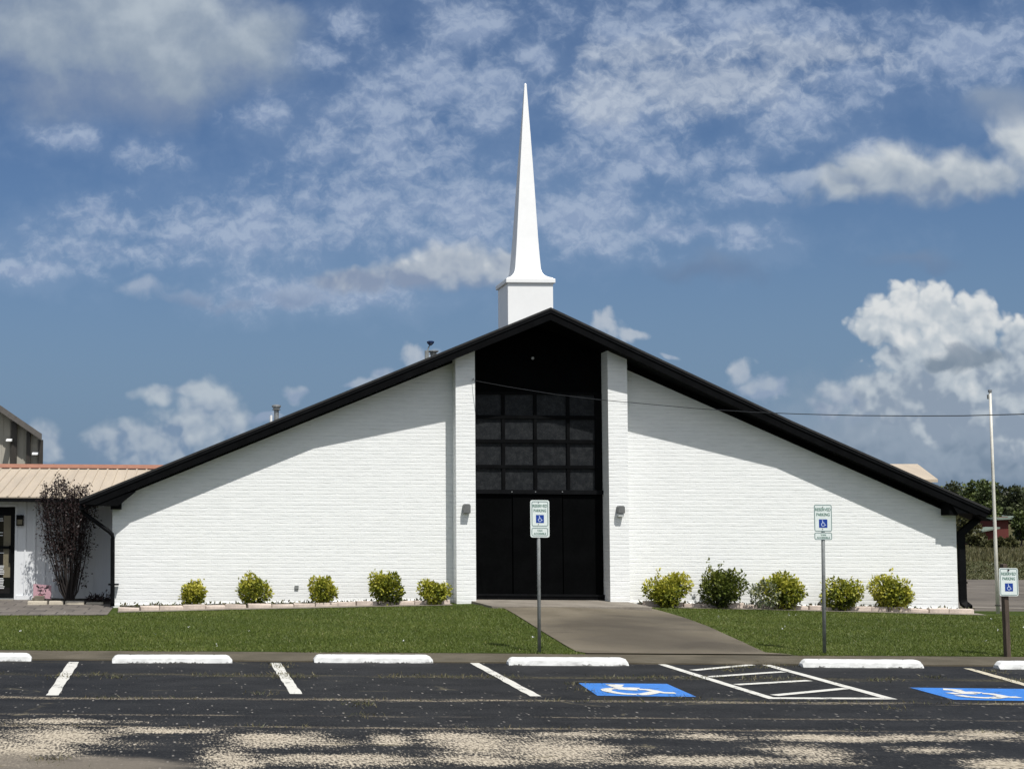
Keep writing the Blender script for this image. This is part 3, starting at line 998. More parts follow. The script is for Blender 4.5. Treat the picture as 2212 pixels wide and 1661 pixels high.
# left paving in front of the annex
pvx = on_g(237, 1321)
m_ = MB()
pxs_ = np.linspace(-30, pvx.x, 30)
yl_ = lambda x: float(np.interp(x, [-30, on_g(0, 1329).x, pvx.x], [on_g(0, 1329).y, on_g(0, 1329).y, on_g(237, 1328).y]))
vs = []
for k_ in range(9):
    for x in pxs_:
        y = yl_(x) + (DW + 3.0 - yl_(x)) * k_ / 8
        vs.append((x, y, float(gz(x, y)) + 0.014))
m_.add(vs, [(j * 30 + i, j * 30 + i + 1, (j + 1) * 30 + i + 1, (j + 1) * 30 + i) for j in range(8) for i in range(29)])
tag(m_.build('paving', M['paver'], smooth=True), kind='structure')
AG = 0.066


# ---- painted markings, children of the lot
def stroke(pts, width, z, jitter=0.0):
    """flat ribbon on the ground through pixel points; width in metres"""
    P = [on_z(x, y, z) for x, y in pts]
    return ribbon(P, width)


def ribbon(P, width):
    w = width if isinstance(width, (list, tuple)) else [width] * len(P)
    L, Rr = [], []
    for i, p in enumerate(P):
        t = (P[min(i + 1, len(P) - 1)] - P[max(i - 1, 0)])
        t = Vector((t.x, t.y, 0)).normalized()
        n = Vector((-t.y, t.x, 0))
        L.append(p + n * w[i] / 2)
        Rr.append(p - n * w[i] / 2)
    return L + Rr, [(i, i + 1, len(P) + i + 1, len(P) + i) for i in range(len(P) - 1)]


def sub_line(a, b_, n=14, wob=0.8):
    return [(a[0] + (b_[0] - a[0]) * i / n + rnd.uniform(-wob, wob), a[1] + (b_[1] - a[1]) * i / n) for i in range(n + 1)]


def line(a, b_, w, mat, wob=0.8, n=14, parent=None, name='parking_line', z=0.005):
    pts = sub_line(a, b_, n, wob)
    mb = MB()
    mb.add(*stroke(pts, [w * rnd.uniform(0.88, 1.1) for _ in pts], z))
    return mb.build(name, mat, parent or lot)


line((160, 1428), (113, 1500), 0.16, M['road_white'])
line((595, 1430), (640, 1497), 0.16, M['road_white'])
line((1024, 1430), (1157, 1502), 0.15, M['road_white'])
line((2090, 1442), (2260, 1490), 0.13, M['road_yellowish'])
# access aisle: outline and rungs
ai = MB()
z5, z9 = 0.005, 0.0075
for (a, b_, w, zz) in (((1420, 1430), (1665, 1506), 0.13, z5), ((1640, 1430), (1925, 1508), 0.14, z5 + 0.0004), ((1655, 1506), (1932, 1507), 0.15, z5 + 0.0008)):
    ai.add(*stroke(sub_line(a, b_, 16, 0.5), w, zz))
ai.build('access_aisle_outline', M['road_white'], lot)
for (a, b_) in (((1496, 1446), (1625, 1434)), ((1531, 1460), (1692, 1449)), ((1590, 1477), (1748, 1468)), ((1672, 1500), (1828, 1485))):
    mb = MB()
    mb.add(*stroke(sub_line(a, b_, 12, 0.3), 0.13, z9))
    mb.build('aisle_rung', M['road_white'], lot)


def wheelchair(name, quad, white, W_):
    mb = MB()
    P = [on_z(x, y, 0.005) for x, y in quad]
    mb.add(P, [tuple(range(len(P)))])
    o = mb.build(name, M['road_blue'], lot)
    wb = MB()
    zz = 0.009
    for pts, w in white:
        wb.add(*stroke(pts, w, zz))
        zz += 0.0004
    s_ = wb.build('wheelchair_symbol', M['road_white'], o)
    return o


def z4(*pts):
    return [(1235.6 + x * 0.125, 1460.2 + y * 0.125) for x, y in pts]


def z5f(*pts):
    return [(1952.8 + x * 0.1172, 1469 + y * 0.1172) for x, y in pts]


wheelchair('accessible_bay_square', z4((115, 108), (1640, 120), (2150, 345), (440, 325)), [
    (z4((605, 140), (740, 142), (885, 150)), 0.20), (z4((720, 150), (800, 180), (880, 212), (1000, 218), (1130, 222)), 0.15),
    (z4((935, 197), (1050, 196), (1165, 202)), 0.17), (z4((1160, 215), (1300, 220), (1400, 238), (1500, 262), (1600, 274), (1785, 278)), 0.14),
    (z4((740, 198), (640, 204), (585, 218), (610, 240), (720, 268), (900, 292), (1010, 297), (1120, 303)), 0.14),
    (z4((1150, 303), (1240, 301), (1330, 285), (1440, 262)), 0.16)], 1)
wheelchair('accessible_bay_square', z5f((105, 122), (2400, 150), (3000, 380), (920, 345)), [
    (z5f((720, 152), (860, 160), (1040, 178)), 0.20), (z5f((960, 175), (1060, 205), (1150, 232), (1300, 232)), 0.15),
    (z5f((1170, 215), (1300, 212), (1420, 222)), 0.19), (z5f((1440, 228), (1600, 238), (1720, 258), (1850, 285), (1980, 298), (2125, 298)), 0.14),
    (z5f((850, 232), (1000, 225)), 0.16), (z5f((1000, 262), (1180, 290), (1400, 305), (1560, 312)), 0.14),
    (z5f((1560, 312), (1680, 308), (1830, 290)), 0.15)], 1)


# ------------------------------------------------------------------ wheel stops
def wheel_stop(xa, ya, xb, yb, label):
    """white concrete block; (xa,ya)-(xb,yb) are the front bottom corners in the photo"""
    a, b_ = on_z(xa, ya), on_z(xb, yb)
    root = empty('wheel_stop', ((a + b_) / 2), label, 'wheel stop', 'white wheel stops along the kerb')
    ax = (b_ - a).normalized()
    L = (b_ - a).length
    perp = Vector((-ax.y, ax.x, 0))
    h_, d_, td, en = 0.115, 0.20, 0.035, 0.085
    n = 22

    def ring(t, hh, ins):
        p = a + ax * t
        j = lambda s: rnd.uniform(-s, s)
        return [p + perp * (0.0 + j(0.006)) + Vector((0, 0, 0.0)), p + perp * (ins + td * 0.4) + Vector((0, 0, hh * 0.62 + j(0.004))),
                p + perp * (ins + td) + Vector((0, 0, hh + j(0.003))), p + perp * (d_ - td - ins) + Vector((0, 0, hh + j(0.002))), p + perp * d_]
    rings = [ring(0.0, 0.05, 0.012), ring(en * 0.5, h_ * 0.86, 0.004), ring(en, h_, 0.0)]
    for i in range(1, n):
        rings.append(ring(en + (L - 2 * en) * i / n, h_, 0.0))
    rings += [ring(L - en, h_, 0.0), ring(L - en * 0.5, h_ * 0.86, 0.004), ring(L, 0.05, 0.012)]
    vs = [v for r_ in rings for v in r_]
    fs = []
    for i in range(len(rings) - 1):
        for j in range(4):
            fs.append((i * 5 + j, i * 5 + j + 1, (i + 1) * 5 + j + 1, (i + 1) * 5 + j))
    fs += [(4, 3, 2, 1, 0), tuple((len(rings) - 1) * 5 + j for j in range(5))]
    mb = MB()
    mb.add(vs, fs)
    mb.build('block', M['stop_white'], root)
    # two anchor pins on top
    for t in (0.28, L - 0.28):
        p = a + ax * t + perp * d_ * 0.5
        MB().tube([p + Vector((0, 0, h_ - 0.02)), p + Vector((0, 0, h_ + 0.004))], 0.012, 8).build('anchor_pin', M['galv'], root)
    return root


wheel_stop(-190, 1426, 67, 1427, 'white wheel stop cut off by the left edge of the photo')
wheel_stop(242, 1431, 502, 1431, 'white wheel stop between the first two short white bay lines, in front of left lawn')
wheel_stop(679, 1430, 936, 1431, 'white wheel stop between the second and third white bay lines')
wheel_stop(1100, 1436, 1359, 1437, 'white wheel stop at the foot of the sign post in front of the black door')
wheel_stop(1736, 1440, 1997, 1442, 'white wheel stop right of the striped access aisle, by the second steel sign post')
wheel_stop(2160, 1444, 2420, 1446, 'white wheel stop by the wooden sign post at the right edge')


# ------------------------------------------------------------------ church
cx = on_y(1166, 1297, DW).x
church = empty('church', (cx, DW, 0.0), 'white painted brick church with black gable roof, black entrance and tall white steeple', 'church')
# roof outline at its front edge (world points)
kL, kR = 697, 1708


def yf(x):
    if x <= kL or x >= kR:
        return Y_CORNER
    if x <= 1190:
        return Y_CORNER + (Y_PEAK - Y_CORNER) * (x - kL) / (1190 - kL)
    return Y_CORNER + (Y_PEAK - Y_CORNER) * (kR - x) / (kR - 1190)


top_px = [(171, 1077), (kL, 863.5), (1190, 663), (kR, 898), (2143, 1099)]
top = [on_y(x, y, yf(x)) for x, y in top_px]
top[1] = top[0] + (Vector((top[2].x, 0, top[2].z)) - Vector((top[0].x, 0, top[0].z))) * ((top[1].x - top[0].x) / (top[2].x - top[0].x)) * 1.0
top[1].y = Y_CORNER
top[3] = top[4] + (Vector((top[2].x, 0, top[2].z)) - Vector((top[4].x, 0, top[4].z))) * ((top[3].x - top[4].x) / (top[2].x - top[4].x))
top[3].y = Y_CORNER
print('roof top', [tuple(round(q, 2) for q in t) for t in top])
BACK = DW + 19.0


def roof_z(X):
    """underside of the shingle slab at X"""
    return float(np.interp(X, [t.x for t in top], [t.z for t in top])) - 0.05


def loops(off_top, off_bot, inset=0.0, dx=0.0):
    a, b_ = [], []
    for t in top:
        s = 1 if t.x < top[2].x else -1
        if t is top[2]:
            s = 0
        a.append(Vector((t.x + s * dx, t.y + inset, t.z - off_top)))
        b_.append(Vector((t.x + s * dx, t.y + inset, t.z - off_bot)))
    return a, b_


rf = MB()
# shingle slab, with a drip edge that stands 3 cm proud of the fascia
for i in range(4):
    A, B = top[i], top[i + 1]
    dz = Vector((0, 0, -0.05))
    Ab, Bb = Vector((A.x, BACK, A.z)), Vector((B.x, BACK, B.z))
    rf.add([A, B, Bb, Ab, A + dz, B + dz, Bb + dz, Ab + dz], [(0, 1, 2, 3), (7, 6, 5, 4), (0, 4, 5, 1), (3, 2, 6, 7)] + ([(0, 3, 7, 4)] if i == 0 else []) + ([(1, 5, 6, 2)] if i == 3 else []))
roof = rf.build('roof', M['shingle'], church)


def band(o0, o1, y_in, thick, name, mat, parent, dx=0.0):
    m_ = MB()
    a, b_ = loops(o0, o1, y_in, dx)
    for i in range(4):
        f = [a[i], a[i + 1], b_[i + 1], b_[i]]
        if i in (0, 3):                     # cut level at the eave
            tip, inn = (0, 1) if i == 0 else (4, 3)
            zc = top[tip].z - 0.125
            if b_[tip].z < zc:
                k_ = (zc - b_[tip].z) / (b_[inn].z - b_[tip].z)
                cl = b_[tip].lerp(b_[inn], k_)
                tp_ = Vector((a[tip].x, a[tip].y, zc))
                f = [a[0], a[1], b_[1], cl, tp_] if i == 0 else [a[3], a[4], tp_, cl, b_[3]]
        g = [p + Vector((0, thick, 0)) for p in f]
        m_.hexa(f, g)
    return m_.build(name, mat, parent)


FH = 0.285
band(0.0505, FH, 0.03, 0.045, 'fascia', M['black'], roof)
band(0.0508, 0.12, 0.012, 0.017, 'drip_edge', M['black_metal'], roof)
# soffit between fascia and wall
sf = MB()
a, b_ = loops(FH - 0.05, FH - 0.02, 0.076, 0.0)
for i in range(4):
    f = [a[i], a[i + 1], b_[i + 1], b_[i]]
    g = [Vector((p.x, DG + 0.3, p.z)) for p in f]
    sf.hexa(f, g)
sf.build('soffit', M['black'], roof)

# walls: left and right brick panels, tops just above the soffit line
zlow = -0.15


def gable_panel(x0, x1, y0, y1, name, mat, parent, n=12, z0=zlow, drop=0.26):
    pts = [(x0, z0), (x1, z0)]
    for i in range(n + 1):
        x = x1 + (x0 - x1) * i / n
        pts.append((x, roof_z(x) - drop + 0.05))
    # ridge inside?
    return MB().prism_y(pts, y0, y1).build(name, mat, parent)


XL = on_y(242, 1200, DW).x
XR = on_y(2067, 1200, DW).x
xpl0, xpl1 = on_y(985, 1000, DP).x, on_y(1027, 1000, DP).x
xpr0, xpr1 = on_y(1315, 1000, DP).x, on_y(1357, 1000, DP).x
print('XL XR', XL, XR, xpl0, xpl1, xpr0, xpr1)
MBW = MB()
for (x0, x1) in ((XL, xpl0 + 0.05), (xpr1 - 0.05, XR)):
    pts = [(x0, zlow), (x1, zlow), (x1, roof_z(x1) - 0.22), (x0, roof_z(x0) - 0.22)]
    MBW.prism_y(pts, DW, DW + 0.25)
# side and rear walls
MBW.box((XL, DW + 0.25, zlow), (XL + 0.25, BACK - 0.5, roof_z(XL) - 0.22))
MBW.box((XR - 0.25, DW + 0.25, zlow), (XR, BACK - 0.5, roof_z(XR) - 0.22))
MBW.box((XL + 0.25, BACK - 0.75, zlow), (XR - 0.25, BACK - 0.5, roof_z(XL) - 0.22))
wall = MBW.build('brick_wall', M['brick'], church)
for (x0, x1) in ((xpl0, xpl1), (xpr0, xpr1)):
    pts = [(x0, zlow), (x1, zlow), (x1, roof_z(x1) - 0.20), (x0, roof_z(x0) - 0.20)]
    MB().prism_y(pts, DP, DG + 0.06).build('pillar', M['brick'], church)
# white footing ledge under the bricks
for (x0, x1) in ((XL - 0.0, xpl0), (xpr1, XR)):
    fo = MB()
    zz = [float(np.interp(q, BX, BZ)) for q in (x0, x1)]
    fo.hexa([(x0, DW - 0.03, zlow), (x1, DW - 0.03, zlow), (x1, DW - 0.03, zz[1] + 0.07), (x0, DW - 0.03, zz[0] + 0.07)],
            [(x0, DW - 0.001, zlow), (x1, DW - 0.001, zlow), (x1, DW - 0.001, zz[1] + 0.085), (x0, DW - 0.001, zz[0] + 0.085)])
    fo.build('footing', M['brick'], church)

# recessed entrance
zt = lambda y: on_y(1166, y, DG).z
ex0, ex1 = xpl1 + 0.002, xpr0 - 0.002
pts = [(ex0, zt(846)), (ex1, zt(846)), (ex1, roof_z(ex1) - 0.2), (top[2].x - 0.1, roof_z(top[2].x) - 0.2), (ex0, roof_z(ex0) - 0.2)]
MB().prism_y(pts, DG - 0.04, DG + 0.05).build('gable_panel', M['black_door'], church)
# small bullet lamp on the gable panel
p = on_y(1149, 772, DG - 0.04)
MB().tube([p, p + Vector((0, -0.09, -0.02))], [0.028, 0.035], 10).build('spot_lamp', M['galv'], church)
win = MB().box((ex0, DG, zt(1058)), (ex1, DG + 0.05, zt(845))).build('window', M['pane'], church)
fr = MB()
mx = [on_y(x, 950, DG - 0.06).x for x in (1088, 1157, 1228)]
wt_ = 0.055
hz_ = [zt(y) for y in (900, 952, 1007)]
for x in mx:
    fr.box((x - wt_ / 2 - 0.01, DG - 0.045, zt(1056)), (x + wt_ / 2 + 0.01, DG - 0.001, zt(846)))
fr.box((ex0 + 0.0, DG - 0.047, zt(1056)), (ex0 + 0.05, DG - 0.001, zt(846)))
fr.box((ex1 - 0.16, DG - 0.047, zt(1056)), (ex1, DG - 0.001, zt(846)))
fr.box((ex0 + 0.05, DG - 0.049, zt(851)), (ex1 - 0.16, DG - 0.001, zt(846) - 0.001))
fr.build('mullions', M['black'], win)
fr = MB()
for z in hz_:
    fr.box((ex0 + 0.05, DG - 0.052, z - 0.042), (ex1 - 0.16, DG - 0.0015, z + 0.038))
fr.build('transoms', M['black'], win)
MB().box((ex0, DG - 0.11, zt(1066)), (ex1, DG - 0.001, zt(1057))).build('window_sill', M['black_metal'], win)
# three tall black panels
dz0, dz1 = zt(1284), zt(1067)
seams = [ex0, on_y(1106.5, 1200, DG).x, on_y(1215, 1200, DG).x, ex1]
for i in range(3):
    MB().box((seams[i] + 0.012, DG - 0.05 - 0.012 * (i == 1), dz0), (seams[i + 1] - 0.012, DG - 0.012, dz1 - 0.005)).build('door', M['black_door'], church, bevel=0.004)
MB().box((ex0, DG - 0.01, dz0 - 0.1), (ex1, DG + 0.04, dz1 + 0.05)).build('door_backing', M['black_door'], church)
MB().box((ex0, DG - 0.13, dz0 - 0.02), (ex1, DG - 0.011, dz0 + 0.025)).build('bottom_rail', M['lamp_grey'] if False else M['black_metal'], church)
MB().box((ex0, DG - 0.115, zt(1297)), (ex1, DG - 0.0105, dz0 - 0.0205)).build('door_sill', M['black'], church)
# bolts of the top rail
for x in (1106, 1157, 1215):
    p = on_y(x, 1061, DG - 0.115)
    MB().tube([p, p + Vector((0, 0.02, 0))], 0.013, 8).build('bolt', M['galv'], church)


# black frieze board under the soffit of the right slope
fz0, fz1 = xpr1 + 0.001, XR - 0.02
MB().prism_y([(fz0, roof_z(fz0) - 0.36), (fz1, roof_z(fz1) - 0.36), (fz1, roof_z(fz1) - 0.225), (fz0, roof_z(fz0) - 0.225)], DW - 0.028, DW - 0.001).build('frieze', M['black'], roof)
fz0, fz1 = XL + 0.02, xpl0 - 0.001
MB().prism_y([(fz0, roof_z(fz0) - 0.275), (fz1, roof_z(fz1) - 0.275), (fz1, roof_z(fz1) - 0.225), (fz0, roof_z(fz0) - 0.225)], DW - 0.028, DW - 0.001).build('frieze', M['black'], roof)


# eave returns: boxed ends of the soffit with the black corner block on the wall
def eave_return(pts, block, y_front):
    poly = [(on_y(x, y, y_front).x, on_y(x, y, y_front).z) for x, y in pts]
    o = MB().prism_y(poly, y_front + 0.05, DW + 0.6).build('eave_box', M['black'], roof)
    (x0, y0), (x1, y1) = block
    a = on_y(x0, y1, y_front + 0.1)
    b_ = on_y(x1, y0, y_front + 0.1)
    MB().box((a.x, y_front + 0.1, a.z), (b_.x, DW - 0.002, b_.z + 0.12)).build('corner_block', M['black'], roof)


eave_return([(178, 1091), (255, 1092), (266, 1081), (292, 1060), (196, 1085)], ((239, 1086), (261, 1099)), Y_CORNER)
eave_return([(2138, 1106), (2071, 1108), (2048, 1070), (2036, 1062), (2120, 1098)], ((2051, 1080), (2068, 1112)), Y_CORNER)
# gutters along both eaves (seen end-on)
for (tx, s) in ((top[0], -1), (top[4], 1)):
    z = tx.z - 0.03
    e_ = tx.x - s * 0.115
    prof = [(e_, z - 0.022), (e_ + s * 0.10, z - 0.022), (e_ + s * 0.11, z - 0.05), (e_ + s * 0.05, z - 0.09), (e_, z - 0.09)]
    MB().prism_y(prof, Y_CORNER + 0.05, BACK - 0.1).build('gutter', M['black_metal'], roof)
# downspouts
ds = [on_y(x, y, DW - 0.12) for x, y in ((176, 1090), (177, 1101), (181, 1107), (236, 1147), (242, 1153), (243.5, 1162), (243, 1300), (243, 1308))]
MB().tube(ds, 0.05, 10).build('downspout', M['black_metal'], church, smooth=True)
dr = [on_y(x, y, DW + 0.05) for x, y in ((2131, 1103), (2075.5, 1151), (2080, 1295))]
dr += [on_y(2082, 1302, DW + 0.03), on_y(2095, 1312, DW - 0.12)]
MB().rect_tube(dr, 0.145, 0.10).build('downspout', M['black_metal'], church)
for (x, y, Y, w) in ((245, 1261, DW - 0.14, 0.24), (2075, 1257, DW + 0.18, 0.3)):
    p = on_y(x, y, Y)
    MB().box((p.x - w / 2, Y - 0.03, p.z - 0.018), (p.x + w / 2, Y + 0.10, p.z + 0.018)).build('pipe_strap', M['black_metal'], church)

# steeple
SY = 36.9
st0, st1 = on_y(1097, 650, SY), on_y(1195, 650, SY)
sw = st1.x - st0.x
SX, SYC = (st0.x + st1.x) / 2, SY + sw / 2
ztop = on_y(1146, 611, SY).z
ztip = on_y(1138, 180, SYC).z
steeple = MB().box((st0.x, SY, roof_z(SX) - 0.7), (st1.x, SY + sw, ztop)).build('steeple', M['white_paint'], church, bevel=0.012)
zc = on_y(1146, 600.5, SY - 0.05).z
MB().box((st0.x - 0.055, SY - 0.055, ztop + 0.001), (st1.x + 0.055, SY + sw + 0.055, zc)).build('cap', M['white_paint'], steeple, bevel=0.02)
hs = (ztip - zc) / 5.16
prof = [(0.0, 0.615), (0.03, 0.59), (0.055, 0.525), (0.09, 0.46), (0.14, 0.405), (0.2, 0.37), (0.29, 0.345), (0.6, 0.318), (1.10, 0.282), (1.75, 0.243), (2.4, 0.205), (3.27, 0.15), (4.2, 0.088), (5.0, 0.034), (5.12, 0.026), (5.16, 0.012)]
k = sw / 1.2
sp = MB()
vs = []
for (z, r_) in prof:
    for sx, sy in ((-1, -1), (1, -1), (1, 1), (-1, 1)):
        vs.append((SX + sx * r_ * k + 0.055 * z / 5.16, SYC + sy * r_ * k, zc + z * hs + 0.001))
n = len(prof)
fs = [(3, 2, 1, 0), tuple(4 * (n - 1) + j for j in range(4))]
for i in range(n - 1):
    for j in range(4):
        fs.append((4 * i + j, 4 * i + (j + 1) % 4, 4 * (i + 1) + (j + 1) % 4, 4 * (i + 1) + j))
sp.add(vs, fs)
sp.build('spire', M['white_paint'], steeple)

# roof vents (on the left slope, behind the front edge)


def lathe(p, prof, name, mat, parent, n=14):
    m_ = MB()
    vs = [(p.x + r_ * math.cos(2 * math.pi * j / n), p.y + r_ * math.sin(2 * math.pi * j / n), p.z + z) for z, r_ in prof for j in range(n)]
    fs = [(i * n + j, i * n + (j + 1) % n, (i + 1) * n + (j + 1) % n, (i + 1) * n + j) for i in range(len(prof) - 1) for j in range(n)]
    fs += [tuple(reversed(range(n))), tuple((len(prof) - 1) * n + j for j in range(n))]
    m_.add(vs, fs)
    return m_.build(name, mat, parent)


VY = DW + 2.5
p = on_y(597, 910, VY)
p.z = roof_z(p.x) - 0.1
hf = on_y(597, 873, VY).z - p.z
lathe(p, [(0, 0.062), (hf - 0.14, 0.062), (hf - 0.14, 0.10), (hf - 0.12, 0.105), (hf - 0.105, 0.078), (hf - 0.09, 0.078), (hf - 0.06, 0.115), (hf - 0.02, 0.115), (hf, 0.06)], 'flue_pipe', M['galv'], roof)
p = on_y(585.5, 915, VY)
p.z = roof_z(p.x) - 0.1
hf = on_y(585.5, 896, VY).z - p.z
lathe(p, [(0, 0.034), (hf, 0.034)], 'vent_pipe', M['white_paint'], roof, 10)
p = on_y(936, 780, VY)
p.z = roof_z(p.x) - 0.1
hf = on_y(936, 756, VY).z - p.z
lathe(p, [(0, 0.07), (hf - 0.1, 0.07), (hf - 0.1, 0.11), (hf - 0.08, 0.075), (hf - 0.06, 0.085), (hf - 0.035, 0.135), (hf - 0.01, 0.135), (hf, 0.08)], 'flue_pipe', M['galv'], roof)
p = on_y(922, 790, VY)
p.z = roof_z(p.x) - 0.1
hf = on_y(922, 760, VY).z - p.z
sf_ = MB().box((p.x - 0.045, p.y - 0.045, p.z), (p.x + 0.045, p.y + 0.045, p.z + hf + 0.04)).build('beacon_post', M['galv_dark'], roof, bevel=0.004)
q = Vector((p.x + 0.02, p.y, p.z + hf + 0.04))
MB().tube([q, q + Vector((0.03, 0, 0.09)), q + Vector((0.055, 0, 0.13))], 0.016, 8).build('beacon_arm', M['galv_dark'], sf_)
lathe(q + Vector((0.075, 0, 0.13)), [(0.0, 0.02), (0.02, 0.045), (0.06, 0.085), (0.10, 0.095), (0.12, 0.05)], 'beacon_cap', M['navy_cap'], sf_)

# faucet / outlet on left wall
p = on_y(641, 1267, DW - 0.03)
ob = tag(MB().box((p.x - 0.045, DW - 0.035, p.z - 0.045), (p.x + 0.045, DW - 0.001, p.z + 0.045)).build('outlet_box', M['galv'], None, bevel=0.006),
         'small grey outlet box low on the white wall, left of the third bush', 'outlet box')


# wall lights
def wall_light(x0, x1, y0, ym, y1, label):
    a, b_ = on_y(x0, y0, DP), on_y(x1, ym, DP)
    root = empty('wall_light', ((a.x + b_.x) / 2, DP, (a.z + b_.z) / 2), label, 'wall light', 'grey wall lights on the pillars')
    poly = [(a.x, b_.z), (b_.x, b_.z), (b_.x, a.z - 0.03), (b_.x - 0.03, a.z), (a.x + 0.03, a.z), (a.x, a.z - 0.03)]
    m_ = MB()
    m_.hexa([(x + (0.004 if x < root.location.x else -0.004), DP - 0.15, z - 0.0) for x, z in poly], [(x, DP - 0.001, z) for x, z in poly])
    m_.build('housing', M['lamp_grey'], root, bevel=0.008)
    zb_ = on_y(x0, y1, DP).z
    if zb_ < b_.z - 0.02:
        MB().box((a.x + 0.012, DP - 0.125, zb_ + 0.01), (b_.x - 0.02, DP - 0.001, b_.z - 0.001)).build('lens', M['lamp_lens'], root, bevel=0.015)
    return root


wall_light(999, 1014.5, 1087, 1107, 1109, 'grey box wall light on the white pillar left of the door')
wall_light(1331, 1346.5, 1091, 1107.5, 1116, 'grey wall light with pale lens on the white pillar right of the door')

# overhead cable: from the left pillar out to a pole beyond the right edge
cpx = [(1021, 819), (1030, 822), (1100, 835), (1200, 851), (1300, 863), (1357, 868), (1500, 881), (1620, 889), (1720, 893), (1850, 896.5), (1980, 897.5), (2080, 897), (2212, 893.5), (2330, 887), (2450, 878)]
cp = []
for (x, y) in cpx:
    d_ = (DP * (x - 430) - DP / 32.05 * 18900) / ((x - 430) + 1980) if x > 1022 else 0.0
    cp.append(on_y(x, y, DP - 0.03 - max(0.0, d_)))
cb = MB().tube(cp, [0.0055 + 0.0028 * (i / len(cp)) for i in range(len(cp))], 8).build('overhead_cable', M['cable'], smooth=True)
tag(cb, 'thin black service cable sagging from the left pillar across the gable to the right', 'cable')
p = on_y(1021, 819, DP)
hk = MB().tube([p + Vector((0, 0.03, 0)), p + Vector((0, -0.05, 0)), p + Vector((0.02, -0.05, 0.03))], 0.012, 8).build('cable_hook', M['galv'], None)
tag(hk, 'small metal hook that holds the cable near the top of the left pillar', 'hook')

# ------------------------------------------------------------------ beds and edging
gx0, gx1 = on_y(248, 1312, DW).x, xpl0
hx0, hx1 = xpr1 + 0.2, XR


def bed(name, pxs):
    """strip of mulch between the wall and the edging line"""
    pts = [on_g(x, y) for x, y in pxs]
    m_ = MB()
    vs = []
    for p_ in pts:
        vs.append((p_.x, p_.y, float(gz(p_.x, p_.y)) + 0.03))
    for p_ in pts:
        vs.append((p_.x, DW + 0.02, float(gz(p_.x, DW)) + 0.05))
    n_ = len(pts)
    m_.add(vs, [(i, i + 1, n_ + i + 1, n_ + i) for i in range(n_ - 1)])
    return tag(m_.build(name, M['mulch']), kind='structure'), pts


lp = [(256, 1319), (345, 1317), (500, 1313), (640, 1310.5), (780, 1307), (900, 1305), (972, 1303.5)]
rp = [(1388, 1308), (1500, 1310.5), (1640, 1313.5), (1780, 1317), (1900, 1320), (2000, 1322.5), (2110, 1325)]
_, lpts = bed('planting_bed', lp)
_, rpts = bed('planting_bed', rp)


def edging(pts, label, group, mat, seg=0.46, hgt=0.075, skip=()):
    out = []
    path = [Vector((p_.x, p_.y, 0)) for p_ in pts]
    lens = [0.0]
    for a, b_ in zip(path[:-1], path[1:]):
        lens.append(lens[-1] + (b_ - a).length)
    t = 0.0
    i = 0
    while t < lens[-1] - 0.15:
        L = seg * rnd.uniform(0.82, 1.2)
        x0 = np.interp(t, lens, [q.x for q in path])
        y0 = np.interp(t, lens, [q.y for q in path])
        x1 = np.interp(t + L, lens, [q.x for q in path])
        y1 = np.interp(t + L, lens, [q.y for q in path])
        t += L
        i += 1
        if i in skip:
            continue
        z = float(gz((x0 + x1) / 2, (y0 + y1) / 2)) + rnd.uniform(-0.02, 0.012)
        a = Vector((x0, y0, 0))
        d = (Vector((x1, y1, 0)) - a)
        d = d * ((d.length - rnd.uniform(0.006, 0.03)) / d.length)
        nrm = Vector((-d.y, d.x, 0)).normalized()
        w = rnd.uniform(0.13, 0.17)
        j = lambda: Vector((rnd.uniform(-.012, .012), rnd.uniform(-.012, .012), rnd.uniform(-.014, .014)))
        h_ = hgt * rnd.uniform(0.85, 1.15)
        lo = [a + j() - nrm * w / 2, a + d + j() - nrm * w / 2, a + d + j() + nrm * w / 2, a + j() + nrm * w / 2]
        up_ = Vector((0, 0, z + h_ + 0.03))
        dn_ = Vector((0, 0, z - 0.06))
        root = a + d / 2 + Vector((0, 0, z))
        m_ = MB()
        V = [p_ + dn_ for p_ in lo] + [p_ + up_ + j() * 0.7 for p_ in lo]
        m_.add([v - root for v in V], [(0, 3, 2, 1), (4, 5, 6, 7), (0, 1, 5, 4), (1, 2, 6, 5), (2, 3, 7, 6), (3, 0, 4, 7)])
        o = m_.build('edging_stone', mat, None, bevel=0.018, smooth=False)
        o.location = root
        tag(o, label, 'edging stone', group)
        out.append(o)
    return out


def lower(pts, dy=0.06):
    return [Vector((p_.x, p_.y - dy, p_.z)) for p_ in pts]


edging(lower(lpts), 'pale pink edging stone along the bed left of the black door', 'edging stones left of the door', M['stone'])
edging(lower(rpts), 'pale pink edging stone along the bed right of the black door', 'edging stones right of the door', M['stone'])
# end stone at the left corner
pe = on_g(253, 1322)
# narrow concrete mow strip before the stones
for pts, nm in ((lpts, 'mow_strip'), (rpts, 'mow_strip')):
    m_ = MB()
    vs = [(p_.x, p_.y - 0.42, float(gz(p_.x, p_.y - 0.42)) + 0.012) for p_ in pts] + [(p_.x, p_.y - 0.02, float(gz(p_.x, p_.y)) + 0.02) for p_ in pts]
    n_ = len(pts)
    m_.add(vs, [(i, i + 1, n_ + i + 1, n_ + i) for i in range(n_ - 1)])
    tag(m_.build(nm, M['walk_pale']), kind='structure')

